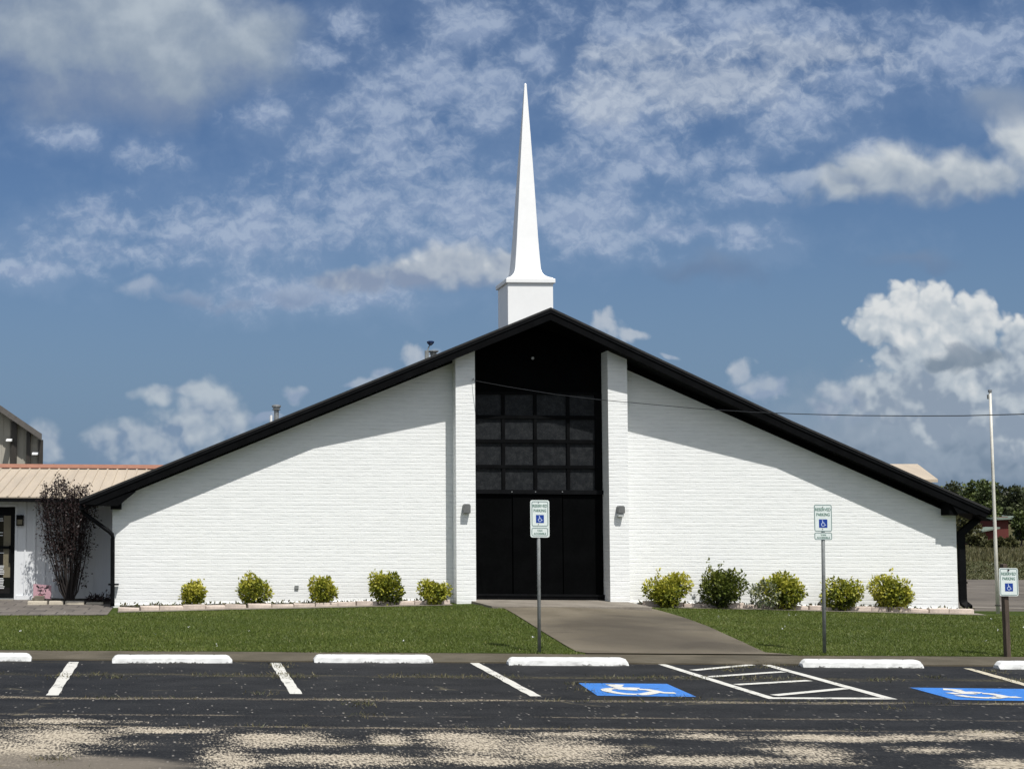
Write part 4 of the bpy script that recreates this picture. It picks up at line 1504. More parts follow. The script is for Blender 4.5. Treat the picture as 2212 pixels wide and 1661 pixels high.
# leaf litter and chips in the beds
lit = []
for pts in (lpts, rpts):
    xs_ = [p_.x for p_ in pts]
    for _ in range(900):
        x = rnd.uniform(xs_[0], xs_[-1])
        ye = float(np.interp(x, xs_, [p_.y for p_ in pts]))
        y = rnd.uniform(ye + 0.05, DW - 0.05)
        lit.append((x, y, float(gz(x, y)) + 0.04 + rnd.uniform(0, 0.05)))
lit = np.array(lit)
lq = leaf_quads(lit, 0.07, up=0.0)
tag(np_mesh('leaf_litter', lq, 4, M['weed'], tint=rng.uniform(0, 0.7, len(lit))), kind='stuff')


# ------------------------------------------------------------------ bushes
def bush(x, y, w, h_, mat, label, seed, hole=None, nleaf=1500, lumps=9, tbias=0.0, size=0.075):
    g = np.random.default_rng(seed)
    Yb = DW - 0.62
    base = on_y(x, y, Yb)
    base.z = float(gz(base.x, Yb)) + 0.03
    kpx = (on_y(x + 50, y, Yb).x - on_y(x - 50, y, Yb).x) / 100
    Wm, Hm = w * kpx, h_ * kpx
    root = empty('bush', base, label, 'bush', 'rounded bushes along the front of the church')
    # lumps
    cs, rs = [], []
    for i in range(lumps):
        a = g.uniform(0, 2 * math.pi)
        rr = g.uniform(0.10, 0.30)
        zz = g.uniform(0.30, 0.74)
        cs.append((math.cos(a) * rr * Wm, math.sin(a) * rr * min(Wm, 1.0), zz * Hm))
        rs.append(g.uniform(0.20, 0.27) * min(Wm, Hm * 1.25))
    cs.append((0, 0, 0.42 * Hm))
    rs.append(0.40 * min(Wm, Hm))
    cs, rs = np.array(cs), np.array(rs)
    n = int(nleaf * 1.9)
    idx = g.choice(len(cs), n, p=rs ** 2 / (rs ** 2).sum())
    d = g.normal(size=(n, 3))
    d /= np.linalg.norm(d, axis=1)[:, None]
    rad = rs[idx] * g.uniform(0.45, 1.08, n) ** 0.55
    stray = g.random(n) < 0.05
    rad[stray] *= g.uniform(1.05, 1.35, stray.sum())
    pos = cs[idx] + d * rad[:, None]
    # a few shoots that stick out of the ball
    for q_ in range(int(g.integers(1, 4))):
        a_ = g.uniform(0, 2 * math.pi)
        tip_ = np.array([math.cos(a_) * Wm * g.uniform(0.1, 0.5), math.sin(a_) * Wm * 0.25, Hm * g.uniform(0.72, 1.16)])
        k0 = int(g.integers(0, n - 40))
        tt = g.uniform(0.55, 1.0, 22)[:, None]
        pos[k0:k0 + 22] = tip_ * tt + g.normal(0, 0.025, (22, 3))
    # fit to the box, pinch in towards the foot
    pos[:, 0] *= Wm / 2 / max(0.01, np.percentile(np.abs(pos[:, 0]), 98.5)) * 0.93
    pos[:, 1] *= Wm / 2 / max(0.01, np.percentile(np.abs(pos[:, 1]), 98.5)) * 0.72
    pos[:, 2] = (pos[:, 2] - np.percentile(pos[:, 2], 1)) / (np.percentile(pos[:, 2], 97.5) - np.percentile(pos[:, 2], 1)) * Hm * 0.89 + 0.015
    pinch = np.clip(pos[:, 2] / Hm / 0.35, 0.0, 1)
    f = 0.72 + 0.28 * pinch
    pos[:, 0] *= f
    pos[:, 1] *= f
    pos[:, 1] = np.minimum(pos[:, 1], 0.52)
    out = d
    L = leaf_quads(pos + np.array(base), size, g, up=0.25, out=out)
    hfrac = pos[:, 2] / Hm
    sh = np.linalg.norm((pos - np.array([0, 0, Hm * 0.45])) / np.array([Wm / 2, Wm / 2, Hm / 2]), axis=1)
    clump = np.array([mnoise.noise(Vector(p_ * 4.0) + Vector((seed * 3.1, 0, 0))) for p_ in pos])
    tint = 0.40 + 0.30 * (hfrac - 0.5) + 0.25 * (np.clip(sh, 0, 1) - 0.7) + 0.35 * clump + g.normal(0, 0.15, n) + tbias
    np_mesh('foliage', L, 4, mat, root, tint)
    # stems
    sm = MB()
    for i in range(7):
        a = g.uniform(0, 2 * math.pi)
        r_ = g.uniform(0.08, 0.3) * Wm
        b0 = Vector((base.x + math.cos(a) * 0.05, base.y + math.sin(a) * 0.05, base.z - 0.05))
        b1 = Vector((base.x + math.cos(a) * r_ * 0.5, base.y + math.sin(a) * r_ * 0.5, base.z + Hm * 0.35))
        b2 = Vector((base.x + math.cos(a) * r_, base.y + math.sin(a) * r_, base.z + Hm * 0.75))
        sm.tube([b0, b1, b2], [0.014, 0.01, 0.005], 5)
    sm.build('stems', M['bark'], root)
    return root


Sh, Sd = M['shrub'], M['shrub_dark']
bush(419, 1314, 53, 53, Sh, 'smallest yellow-green bush, leftmost along the left wall', 1, nleaf=1000, tbias=0.16)
bush(551, 1311, 68, 66, Sh, 'round green bush, second from the left corner of the church', 2, tbias=0.02, nleaf=1400)
bush(696, 1308, 57, 60, Sh, 'small yellow-green bush with a side sprig, right of the outlet box', 3, tbias=0.04, nleaf=1200)
bush(833, 1306, 72, 68, Sh, 'tall round green bush, tallest of those left of the door', 4, tbias=-0.05, nleaf=1500)
bush(940, 1304, 68, 47, Sh, 'low wide yellow-green bush against the left pillar', 5, tbias=0.10, nleaf=1200)
bush(1441, 1308, 97, 68, Sh, 'wide bright yellow-green bush, nearest the door on its right', 6, tbias=0.14, nleaf=2000)
bush(1556, 1310, 100, 80, Sd, 'large dark green bush with a pointed top', 7, nleaf=2300)
b8 = bush(1690, 1312, 92, 74, Sh, 'broad bush, yellow-green with a pale grey-green left side, third right of the door', 8, tbias=0.04, nleaf=1900)
bush(1816, 1315, 86, 65, Sh, 'loose yellow and brown-green bush behind the second steel sign post', 9, tbias=-0.04, nleaf=1500)
bush(1931, 1319, 92, 74, Sh, 'full round bright bush, rightmost along the wall', 10, tbias=0.12, nleaf=2000)
# pale side growth of the broad bush
Yb = DW - 0.75
g8 = np.random.default_rng(88)
c8 = on_y(1650, 1283, Yb)
d8 = g8.normal(size=(420, 3))
d8 /= np.linalg.norm(d8, axis=1)[:, None]
p8 = d8 * (g8.uniform(0.4, 1.0, 420) ** 0.5)[:, None] * np.array([0.33, 0.28, 0.30]) + np.array(c8)
np_mesh('pale_foliage', leaf_quads(p8, 0.07, g8, 0.25, d8), 4, M['shrub_pale'], b8, 0.5 + g8.normal(0, 0.25, 420))


# ------------------------------------------------------------------ signs
def rrect(x0, x1, z0, z1, r_, n=5):
    pts = []
    for cx_, cz_, a0 in ((x1 - r_, z1 - r_, 0), (x0 + r_, z1 - r_, 90), (x0 + r_, z0 + r_, 180), (x1 - r_, z0 + r_, 270)):
        for i in range(n + 1):
            a = R(a0 + 90 * i / n)
            pts.append((cx_ + r_ * math.cos(a), cz_ + r_ * math.sin(a)))
    return pts


def text_obj(body, cx_, cz_, width, height, y, mat, parent, name='lettering'):
    cu = bpy.data.curves.new('tmp_text', 'FONT')
    cu.body = body
    cu.align_x = 'CENTER'
    cu.align_y = 'CENTER'
    cu.size = 1.0
    cu.offset = 0.012
    cu.resolution_u = 3
    ob_ = bpy.data.objects.new('tmp_text', cu)
    COL.objects.link(ob_)
    dg = bpy.context.evaluated_depsgraph_get()
    me = bpy.data.meshes.new_from_object(ob_.evaluated_get(dg))
    bpy.data.objects.remove(ob_)
    bpy.data.curves.remove(cu)
    co = np.array([v.co[:] for v in me.vertices])
    mn, mx_ = co.min(0), co.max(0)
    c_ = (mn + mx_) / 2
    off = WLOC[parent]
    for v, q in zip(me.vertices, co):
        v.co = (cx_ + (q[0] - c_[0]) * width / (mx_[0] - mn[0]) - off.x, y - off.y, cz_ + (q[1] - c_[1]) * height / (mx_[1] - mn[1]) - off.z)
    me.materials.clear()
    me.materials.append(mat)
    me.name = name
    o = bpy.data.objects.new(name, me)
    COL.objects.link(o)
    o.parent = parent
    WLOC[o] = off
    return o


def flat_strip(mb, pts, w, y):
    """ribbon in a plane y=const through (x,z) points"""
    L, Q = [], []
    for i, p_ in enumerate(pts):
        a, b_ = pts[max(i - 1, 0)], pts[min(i + 1, len(pts) - 1)]
        t = Vector((b_[0] - a[0], b_[1] - a[1])).normalized()
        n_ = Vector((-t.y, t.x)) * w / 2
        L.append((p_[0] + n_.x, y, p_[1] + n_.y))
        Q.append((p_[0] - n_.x, y, p_[1] - n_.y))
    n_ = len(pts)
    mb.add(L + Q, [(i, i + 1, n_ + i + 1, n_ + i) for i in range(n_ - 1)])


def border(x0, x1, z0, z1, r_, w, y, name, mat, parent):
    a = rrect(x0, x1, z0, z1, r_)
    b_ = rrect(x0 + w, x1 - w, z0 + w, z1 - w, max(0.004, r_ - w))
    n_ = len(a)
    m_ = MB()
    m_.add([(x, y, z) for x, z in a] + [(x, y, z) for x, z in b_], [(i, (i + 1) % n_, n_ + (i + 1) % n_, n_ + i) for i in range(n_)])
    return m_.build(name, mat, parent)


def reserved_face(plate, x0, x1, z0, z1, y):
    """lettering and symbol of a RESERVED PARKING plate whose face is at y"""
    w, h_ = x1 - x0, z1 - z0
    cx_ = (x0 + x1) / 2
    text_obj('RESERVED', cx_, z1 - 0.185 * h_, w * 0.86, h_ * 0.115, y - 0.0025, M['green_ink'], plate)
    text_obj('PARKING', cx_, z1 - 0.37 * h_, w * 0.74, h_ * 0.115, y - 0.0025, M['green_ink'], plate)
    s = w * 0.235
    cz_ = z1 - 0.70 * h_
    sq = MB()
    sq.add([(cx_ - s, y - 0.002, cz_ - s), (cx_ + s, y - 0.002, cz_ - s), (cx_ + s, y - 0.002, cz_ + s), (cx_ - s, y - 0.002, cz_ + s)], [(0, 1, 2, 3)])
    sq.build('blue_square', M['blue_ink'], plate)
    sy = MB()
    yy_ = y - 0.004
    cc = [(cx_ - 0.17 * s + 0.11 * s * math.cos(a), cz_ + 0.70 * s + 0.11 * s * math.sin(a)) for a in np.linspace(0, 2 * math.pi, 12, endpoint=False)]
    sy.add([(x, yy_, z) for x, z in cc], [tuple(range(12))])
    flat_strip(sy, [(cx_ - 0.17 * s, cz_ + 0.58 * s), (cx_ - 0.14 * s, cz_ + 0.05 * s), (cx_ + 0.28 * s, cz_ + 0.02 * s), (cx_ + 0.46 * s, cz_ - 0.42 * s), (cx_ + 0.66 * s, cz_ - 0.36 * s)], 0.15 * s, yy_ - 0.0003)
    flat_strip(sy, [(cx_ - 0.14 * s, cz_ + 0.30 * s), (cx_ + 0.2 * s, cz_ + 0.28 * s)], 0.12 * s, yy_ - 0.0006)
    arc = [(cx_ - 0.05 * s + 0.40 * s * math.cos(a), cz_ - 0.26 * s + 0.40 * s * math.sin(a)) for a in np.linspace(R(125), R(345), 16)]
    flat_strip(sy, arc, 0.13 * s, yy_ - 0.0009)
    sy.build('wheelchair_symbol', M['symbol_white'], plate)


def steel_sign(bx, by, plates, label, one_piece):
    b_ = on_g(bx, by)
    root = empty('parking_sign', b_, label, 'parking sign', 'reserved parking signs')
    Yp = b_.y
    topz = on_y(bx, plates[0][2] + 4, Yp).z
    bx_top = on_y(plates[0][4], plates[0][2], Yp).x
    ya = Yp
    dx = bx_top - b_.x
    MB().tube([b_ + Vector((0, 0, -0.1)), Vector((b_.x + dx * 0.5, Yp, (b_.z + topz) / 2)), Vector((bx_top, Yp, topz))], 0.029, 12).build('post', M['galv_dark'], root, smooth=True)
    yf_ = Yp - 0.034
    if one_piece:
        x0, x1 = on_y(plates[0][0], 1100, yf_).x, on_y(plates[0][1], 1100, yf_).x
        z1, z0 = on_y(bx, plates[0][2], yf_).z, on_y(bx, plates[1][3], yf_).z
        MB().prism_y(rrect(x0, x1, z0, z1, 0.035), yf_, yf_ + 0.004).build('plate', M['white_plate'], root)
    for i, (px0, px1, py0, py1, _c) in enumerate(plates):
        x0, x1 = on_y(px0, py0, yf_).x, on_y(px1, py0, yf_).x
        z1, z0 = on_y(bx, py0, yf_).z, on_y(bx, py1, yf_).z
        if one_piece:
            pl = [c for c in root.children if c.name.startswith('plate')][0]
            g_ = 0.018
            x0 += g_; x1 -= g_
            z1 -= g_ if i == 0 else 0.012
            z0 += 0.008 if i == 0 else 0.02
        else:
            pl = MB().prism_y(rrect(x0, x1, z0, z1, 0.03), yf_, yf_ + 0.004).build('plate', M['white_plate'], root)
        border(x0 + 0.003, x1 - 0.003, z0 + 0.003, z1 - 0.003, 0.028, 0.011, yf_ - 0.0015, 'border', M['grey_ink'], pl)
        if i == 0:
            reserved_face(pl, x0, x1, z0, z1, yf_)
        else:
            h_ = z1 - z0
            text_obj('VAN', (x0 + x1) / 2, z1 - h_ * 0.34, (x1 - x0) * 0.30, h_ * 0.24, yf_ - 0.0025, M['green_ink'], pl)
            text_obj('ACCESSIBLE', (x0 + x1) / 2, z1 - h_ * 0.69, (x1 - x0) * 0.74, h_ * 0.22, yf_ - 0.0025, M['green_ink'], pl)
    for py in (plates[0][2] + 5, plates[0][3] - 6):
        q = on_y(plates[0][4], py, yf_ - 0.001)
        MB().tube([q, q + Vector((0, -0.006, 0))], 0.008, 8).build('bolt', M['galv'], root)
    return root


steel_sign(1165, 1408, [(1145.5, 1186.5, 1079, 1137, 1163), (1145.5, 1186.5, 1137, 1159.5, 1163)], 'reserved parking sign on a grey steel post in front of the black door', True)
steel_sign(1781, 1410, [(1758, 1796.5, 1088.5, 1147, 1777), (1759, 1797.5, 1148.5, 1165, 1778)], 'reserved parking sign in two plates on a grey steel post before the right white wall', False)
# wooden post sign at the right edge
b_ = on_g(2176, 1417)
ws = empty('parking_sign', b_, 'short reserved parking sign on a brown wooden post at the right edge', 'parking sign', 'reserved parking signs')
Yp = b_.y
x0, x1 = on_y(2168, 1300, Yp).x, on_y(2184.5, 1300, Yp).x
zt_ = on_y(2176, 1217, Yp).z
dxp = -0.02
m_ = MB()
loA = [(x0 + 0.03, Yp), (x1 - 0.02, Yp + 0.01), (x1 - 0.02, Yp + 0.11), (x0 + 0.03, Yp + 0.1)]
m_.hexa([(x, y, b_.z - 0.1) for x, y in loA], [(x + dxp, y, zt_) for x, y in loA])
m_.build('post', M['wood'], ws, bevel=0.008)
yf_ = Yp - 0.03
px0, px1 = on_y(2158, 1225, yf_).x, on_y(2198.5, 1225, yf_).x
pz1, pz0 = on_y(2178, 1225.5, yf_).z, on_y(2178, 1286, yf_).z
pl = MB().prism_y(rrect(px0, px1, pz0, pz1, 0.03), yf_, yf_ + 0.004).build('plate', M['white_plate'], ws)
border(px0 + 0.012, px1 - 0.012, pz0 + 0.012, pz1 - 0.012, 0.025, 0.01, yf_ - 0.0015, 'border', M['grey_ink'], pl)
reserved_face(pl, px0 + 0.015, px1 - 0.015, pz0 + 0.015, pz1 - 0.015, yf_)
q = on_y(2178, 1230, yf_ - 0.001)
MB().tube([q, q + Vector((0, -0.012, 0))], 0.014, 8).build('bolt', M['dark_ink'], ws)

# flagpole
fb_ = on_z(2156, 1328, zr + 0.02)
fp = empty('flagpole', fb_, 'tall bare white pole with flaking paint standing right of the church', 'pole')
tp = on_y(2138.5, 846, fb_.y)
pts = [fb_ + Vector((0, 0, -0.1))] + [fb_ + (tp - fb_) * t for t in (0.3, 0.65, 1.0)]
MB().tube(pts, [0.041, 0.037, 0.032, 0.028], 12).build('mast', M['pole_paint'], fp, smooth=True)
q = fb_ + (tp - fb_) * 0.042
MB().tube([q, q + Vector((0, 0, 0.025))], 0.056, 12).build('clamp', M['brown_trim'], fp)
MB().tube([tp, tp + Vector((0, 0, 0.05))], 0.042, 10).build('truck', M['galv'], fp)
MB().box((tp.x - 0.06, tp.y - 0.02, tp.z - 0.16), (tp.x - 0.03, tp.y + 0.02, tp.z - 0.06)).build('pulley', M['galv_dark'], fp)

# ------------------------------------------------------------------ annex at the left
AY = DW + 2.6
AE = AY - 0.62
annex = empty('annex', (on_y(60, 1290, AY).x, AY, AG), 'low white board-and-batten annex with tan ribbed metal roof left of the church', 'building')
ax1 = XL + 0.05
ax0 = -22.0
zae = on_y(100, 1083, AE).z
dx0, dx1 = on_y(-70, 1200, AY).x, on_y(31.5, 1200, AY).x
zdt = on_y(20, 1093.5, AY).z
zdb = AG + 0.02
aw = MB()
aw.box((dx1 + 0.06, AY, 0.0), (ax1, AY + 0.15, zae + 0.1))
aw.box((ax0, AY, 0.0), (dx0 - 0.06, AY + 0.15, zae + 0.1))
aw.box((dx0 - 0.06, AY, zdt + 0.07), (dx1 + 0.06, AY + 0.15, zae + 0.1))
# battens and base board
x = dx1 + 0.06 + 0.30
bx_ = []
for px_ in (54, 75, 96.5, 118, 139, 160, 181, 200, 219):
    bx_.append(on_y(px_, 1200, AY).x)
for x in bx_:
    aw.box((x - 0.02, AY - 0.022, AG + 0.105), (x + 0.02, AY - 0.001, zae + 0.06))
awall = aw.build('siding_wall', M['siding'], annex)
MB().box((dx1 + 0.06, AY - 0.03, AG - 0.02), (ax1, AY - 0.001, AG + 0.104)).build('base_board', M['siding'], annex)
# door frame, glass, decals
fr = MB()
dd = AY + 0.03
fr.box((dx1 - 0.11, dd, zdb), (dx1, dd + 0.06, zdt))
fr.box((dx0, dd, zdb), (dx0 + 0.11, dd + 0.06, zdt))
fr.box((dx0 + 0.11, dd, zdt - 0.22), (dx1 - 0.11, dd + 0.06, zdt))
fr.box((dx0 + 0.11, dd, zdb), (dx1 - 0.11, dd + 0.06, zdb + 0.13))
door = fr.build('door', M['black_metal'], annex)
MB().box((dx0 + 0.11, dd + 0.02, zdb + 0.13), (dx1 - 0.11, dd + 0.03, zdt - 0.22)).build('glass', M['glass'], door)
a, b_ = on_y(8.5, 1106, dd), on_y(22.5, 1246, dd)
MB().box((a.x, dd + 0.008, b_.z), (b_.x, dd + 0.0195, a.z)).build('blind', M['curtain'], door)
a, b_ = on_y(-6, 1178, dd), on_y(23, 1184, dd)
hb = MB().box((a.x, dd - 0.05, b_.z), (b_.x, dd - 0.012, a.z))
hb.box((b_.x - 0.03, dd - 0.05, a.z - 0.42), (b_.x + 0.02, dd - 0.001, a.z + 0.02))
hb.build('handle', M['black_metal'], door)
for rows in ((1118, 1122.5), (1148, 1154), (1192,), (1220, 1223.5, 1227, 1230.5, 1234, 1237.5), (1247, 1250.5, 1254, 1257.5, 1261, 1264.5, 1268)):
    tx = MB()
    for yy_ in rows:
        a = on_y(-8, yy_, dd + 0.005)
        b_ = on_y(rnd.uniform(6, 10), yy_ + 1.9, dd + 0.005)
        tx.box((a.x, dd + 0.001, b_.z), (b_.x, dd + 0.007, a.z))
    a, b_ = on_y(-8, rows[0], dd + 0.005), on_y(-6.5, rows[-1] + 1.9, dd + 0.005)
    tx.box((a.x - 0.012, dd + 0.0012, b_.z), (a.x + 0.006, dd + 0.0068, a.z))
    tx.build('notice', M['white_ink'], door)
MB().box((dx0 - 0.06, AY - 0.012, zdt + 0.001), (dx1 + 0.06, AY + 0.02, zdt + 0.069)).build('door_head', M['siding'], annex)
MB().box((dx1 + 0.001, AY - 0.013, AG - 0.02), (dx1 + 0.06, AY + 0.1, zdt + 0.07)).build('door_jamb', M['siding'], annex)
MB().box((dx0, AY - 0.06, AG), (dx1, AY + 0.08, AG + 0.03)).build('threshold', M['galv'], annex)
MB().box((dx0 - 0.4, AY - 0.35, 0.0), (dx1 + 0.02, AY - 0.061, AG + 0.01)).build('step', M['walk_pale'], annex)
# roof: ribbed tan metal
AR = AY + 4.2
zrg = on_y(100, 1009, AR).z
ze = on_y(100, 1072, AE).z
rx1 = top[0].x + 4.0
rb = MB()
rb.add([(ax0, AE, ze), (rx1, AE, ze), (rx1, AR, zrg), (ax0, AR, zrg), (ax0, AE, ze - 0.03), (rx1, AE, ze - 0.03), (rx1, AR, zrg - 0.03), (ax0, AR, zrg - 0.03)],
       [(0, 1, 2, 3), (7, 6, 5, 4), (0, 4, 5, 1), (3, 2, 6, 7), (0, 3, 7, 4), (1, 5, 6, 2)])
rb.add([(ax0, AR + 0.002, zrg), (rx1, AR + 0.002, zrg), (rx1, AR + 4.0, ze), (ax0, AR + 4.0, ze)], [(0, 1, 2, 3)])
sp_ = 0.2725
sl_ = (zrg - ze) / (AR - AE)
x = ax0 + 0.1
while x < rx1:
    for (xx, w, hh) in ((x, 0.018, 0.028),):
        rb.add([(xx - w * 1.6, AE - 0.01, ze + 0.001), (xx + w * 1.6, AE - 0.01, ze + 0.001), (xx + w, AE - 0.01, ze + hh), (xx - w, AE - 0.01, ze + hh),
                (xx - w * 1.6, AR, zrg + 0.001), (xx + w * 1.6, AR, zrg + 0.001), (xx + w, AR, zrg + hh), (xx - w, AR, zrg + hh)],
               [(0, 1, 2, 3), (1, 5, 6, 2), (3, 2, 6, 7), (0, 3, 7, 4)])
    x += sp_
aroof = rb.build('roof', M['tan_roof'], annex)
MB().hexa([(ax0, AR - 0.30, zrg - 0.30 * sl_ + 0.032), (rx1, AR - 0.30, zrg - 0.30 * sl_ + 0.032), (rx1, AR, zrg + 0.06), (ax0, AR, zrg + 0.06)],
          [(ax0, AR - 0.30, zrg - 0.30 * sl_ + 0.05), (rx1, AR - 0.30, zrg - 0.30 * sl_ + 0.05), (rx1, AR, zrg + 0.10), (ax0, AR, zrg + 0.10)]).build('ridge_cap', M['rust'], aroof)
MB().box((ax0, AE - 0.06, zae), (top[0].x + 0.2, AE + 0.05, ze - 0.031)).build('gutter', M['black_metal'], aroof)
MB().box((ax0, AE + 0.051, zae - 0.0), (ax1, AY + 0.1, zae + 0.02)).build('soffit', M['black'], aroof)
# lantern
a, b_ = on_y(41.5, 1112, AY), on_y(60, 1134, AY)
a = on_y(36.5, 1111, AY)
b_ = on_y(51, 1134, AY)
ln = empty('wall_lantern', ((a.x + b_.x) / 2, AY, (a.z + b_.z) / 2), 'small black square lantern on the annex wall beside the glass door', 'lantern')
MB().box((a.x, AY - 0.12, a.z - 0.11), (b_.x, AY - 0.001, a.z)).build('hood', M['black_metal'], ln, bevel=0.006)
lm = MB()
for xx in (a.x, b_.x - 0.02):
    lm.box((xx, AY - 0.11, b_.z), (xx + 0.02, AY - 0.001, a.z - 0.111))
lm.box((a.x + 0.021, AY - 0.11, b_.z), (b_.x - 0.021, AY - 0.001, b_.z + 0.025))
lm.build('frame', M['black_metal'], ln)
MB().box((a.x + 0.022, AY - 0.095, b_.z + 0.026), (b_.x - 0.022, AY - 0.01, a.z - 0.112)).build('glass', M['curtain'], ln)

# small bed in front of the annex: stones, dark soil
pbed = [(62, 1302), (120, 1303), (180, 1303.5), (238, 1305)]
PB = [on_z(x, y, AG) for x, y in pbed]
m_ = MB()
vs = [tuple(p_ + Vector((0, 0.0, 0.02))) for p_ in PB] + [(p_.x, AY - 0.032, AG + 0.04) for p_ in PB]
m_.add(vs, [(i, i + 1, 4 + i + 1, 4 + i) for i in range(3)])
tag(m_.build('annex_bed', M['mulch']), kind='structure')
for i, (xa, xb_, dz_) in enumerate(((60, 105, 0.0), (106, 140, 0.0), (141, 185, 0.0), (186, 226, -0.03))):
    a, b_ = on_z(xa, 1304.5, AG), on_z(xb_, 1304.5, AG)
    m_ = MB().box((a.x, a.y - 0.08, 0.0), (b_.x - 0.03, a.y + 0.1, AG + 0.085 + dz_))
    o = m_.build('edging_stone', M['cream_stone'], None, bevel=0.02)
    tag(o, 'cream edging stone of the small bed under the purple shrub', 'edging stone', 'edging stones under the purple shrub')
# broken paver pile
a = on_z(86, 1301, AG)
m_ = MB().box((a.x - 0.14, a.y, AG), (a.x + 0.10, a.y + 0.16, AG + 0.17)).box((a.x - 0.2, a.y + 0.05, AG), (a.x - 0.145, a.y + 0.2, AG + 0.12))
tag(m_.build('paver_block', M['olive'], None, bevel=0.012), 'small olive brown paver block lying in the bed below the pink sign', 'paver')
# a narrow strip of debris at the church corner
deb = []
for _ in range(260):
    x, y = rnd.uniform(190, 238), rnd.uniform(1291, 1303)
    p_ = on_z(x, y, AG)
    deb.append((p_.x, p_.y, AG + 0.03 + abs(rnd.gauss(0, 0.06))))
deb = np.array(deb)
tag(np_mesh('dead_twigs', leaf_quads(deb, 0.12, up=0.2, aspect=0.25), 4, M['purple'], tint=rng.uniform(0, 0.95, len(deb))), kind='stuff')

# pink yard sign
a, b_ = on_y(72, 1261, AY - 0.55), on_y(110.5, 1291, AY - 0.55)
ys = empty('yard_sign', ((a.x + b_.x) / 2, AY - 0.55, AG), 'small pale pink yard sign with dark marks standing before the annex wall', 'yard sign')
tl = 0.015
yq = AY - 0.55
pl = MB().hexa([(a.x, yq, b_.z + tl), (b_.x, yq, b_.z - tl), (b_.x, yq, a.z - tl * 1.5), (a.x, yq, a.z + tl)], [(a.x, yq + 0.006, b_.z + tl), (b_.x, yq + 0.006, b_.z - tl), (b_.x, yq + 0.006, a.z - tl * 1.5), (a.x, yq + 0.006, a.z + tl)]).build('plate', M['pink'], ys)
W_, H_ = b_.x - a.x, a.z - b_.z
PP = lambda fx, fz: (a.x + W_ * fx, a.z - H_ * fz)
mk = MB()
flat_strip(mk, [PP(.18, .06), PP(.27, .2), PP(.32, .25)], 0.04, yq - 0.002)
flat_strip(mk, [PP(.32, .25), PP(.45, .21), PP(.58, .22), PP(.72, .29)], 0.016, yq - 0.0024)
flat_strip(mk, [PP(.70, .29), PP(.78, .22), PP(.84, .13)], 0.04, yq - 0.0028)
flat_strip(mk, [PP(.30, .72), PP(.38, .63), PP(.46, .73), PP(.55, .73), PP(.62, .66), PP(.68, .74)], 0.022, yq - 0.002)
mk.build('scroll_mark', M['dark_ink'], pl)
mk = MB()
for (x0_, x1_, zz_) in ((.25, .30, .42), (.33, .40, .44), (.42, .48, .43), (.52, .56, .47), (.66, .72, .46)):
    flat_strip(mk, [PP((x0_ + x1_) / 2, zz_ - .075), PP((x0_ + x1_) / 2, zz_ + .075)], W_ * (x1_ - x0_), yq - 0.002)
mk.build('lettering', M['dark_ink'], pl)
mk = MB()
flat_strip(mk, [PP(.30, .84), PP(.40, .80), PP(.52, .86)], 0.05, yq - 0.0016)
mk.build('rose_mark', M['rose_ink'], pl)
for fx in (0.25, 0.75):
    x = a.x + W_ * fx
    MB().tube([(x, yq + 0.012, AG - 0.05), (x, yq + 0.012, a.z - 0.05)], 0.005, 6).build('stake', M['galv'], ys)

# ------------------------------------------------------------------ purple shrub
gp = np.random.default_rng(5)
SYP = AY - 0.75
b_ = on_y(150, 1299, SYP)
b_.z = AG
ps = empty('purple_shrub', b_, 'tall dark purple-leaved shrub with many stems in front of the annex', 'shrub')
kx = on_y(151, 1200, SYP).x - on_y(150, 1200, SYP).x
stems = MB()
lp_, lt_ = [], []
Hs = (1299 - 1018) * kx
nst = 32
for i in range(nst):
    fx = (i + gp.uniform(-0.4, 0.4)) / (nst - 1) * 2 - 1
    top_x = (fx * 52 - 10) * kx + gp.normal(0, 3) * kx
    hh = Hs * (1 - 0.13 * abs(fx) ** 2) * gp.uniform(0.82, 1.0)
    ty = gp.uniform(-0.42, 0.42)
    pts = []
    for t in np.linspace(0, 1, 9):
        sx = top_x * (t ** 0.75) * (1.08 - 0.08 * t) + gp.normal(0, 0.018)
        pts.append(Vector((b_.x + sx + fx * 0.06 - 0.0, b_.y + ty * t ** 0.8 + gp.normal(0, 0.01), b_.z + hh * t - 0.05)))
    stems.tube(pts, [0.017 * (1 - 0.78 * t) + 0.002 for t in np.linspace(0, 1, 9)], 5)
    for j in range(260):
        t = gp.uniform(0.16, 1.0) ** 0.70
        k_ = t * 8
        i0 = min(7, int(k_))
        q = pts[i0].lerp(pts[i0 + 1], k_ - i0)
        sd = 0.05 + 0.055 * math.sin(math.pi * min(1, t))
        if t < 0.42 and gp.random() < 0.70:
            continue
        lp_.append((q.x + gp.normal(0, sd), q.y + gp.normal(0, sd), q.z + gp.normal(0, 0.04)))
# a few low side sprigs
for (px_, py_) in ((120, 1185), (112, 1172), (128, 1256), (126, 1246), (178, 1252), (181, 1243), (180, 1188), (176, 1200), (183, 1262), (122, 1258), (99, 1125), (97, 1140)):
    q = on_y(px_, py_, SYP + gp.uniform(-0.2, 0.2))
    for j in range(12):
        lp_.append((q.x + gp.normal(0, 0.045), q.y + gp.normal(0, 0.05), q.z + gp.normal(0, 0.05)))
stems.build('stems', M['bark'], ps)
lp_ = np.array(lp_)
np_mesh('foliage', leaf_quads(lp_, 0.062, gp, 0.5, aspect=0.5), 4, M['purple'], ps, np.clip(gp.normal(0.45, 0.22, len(lp_)), 0, 1))

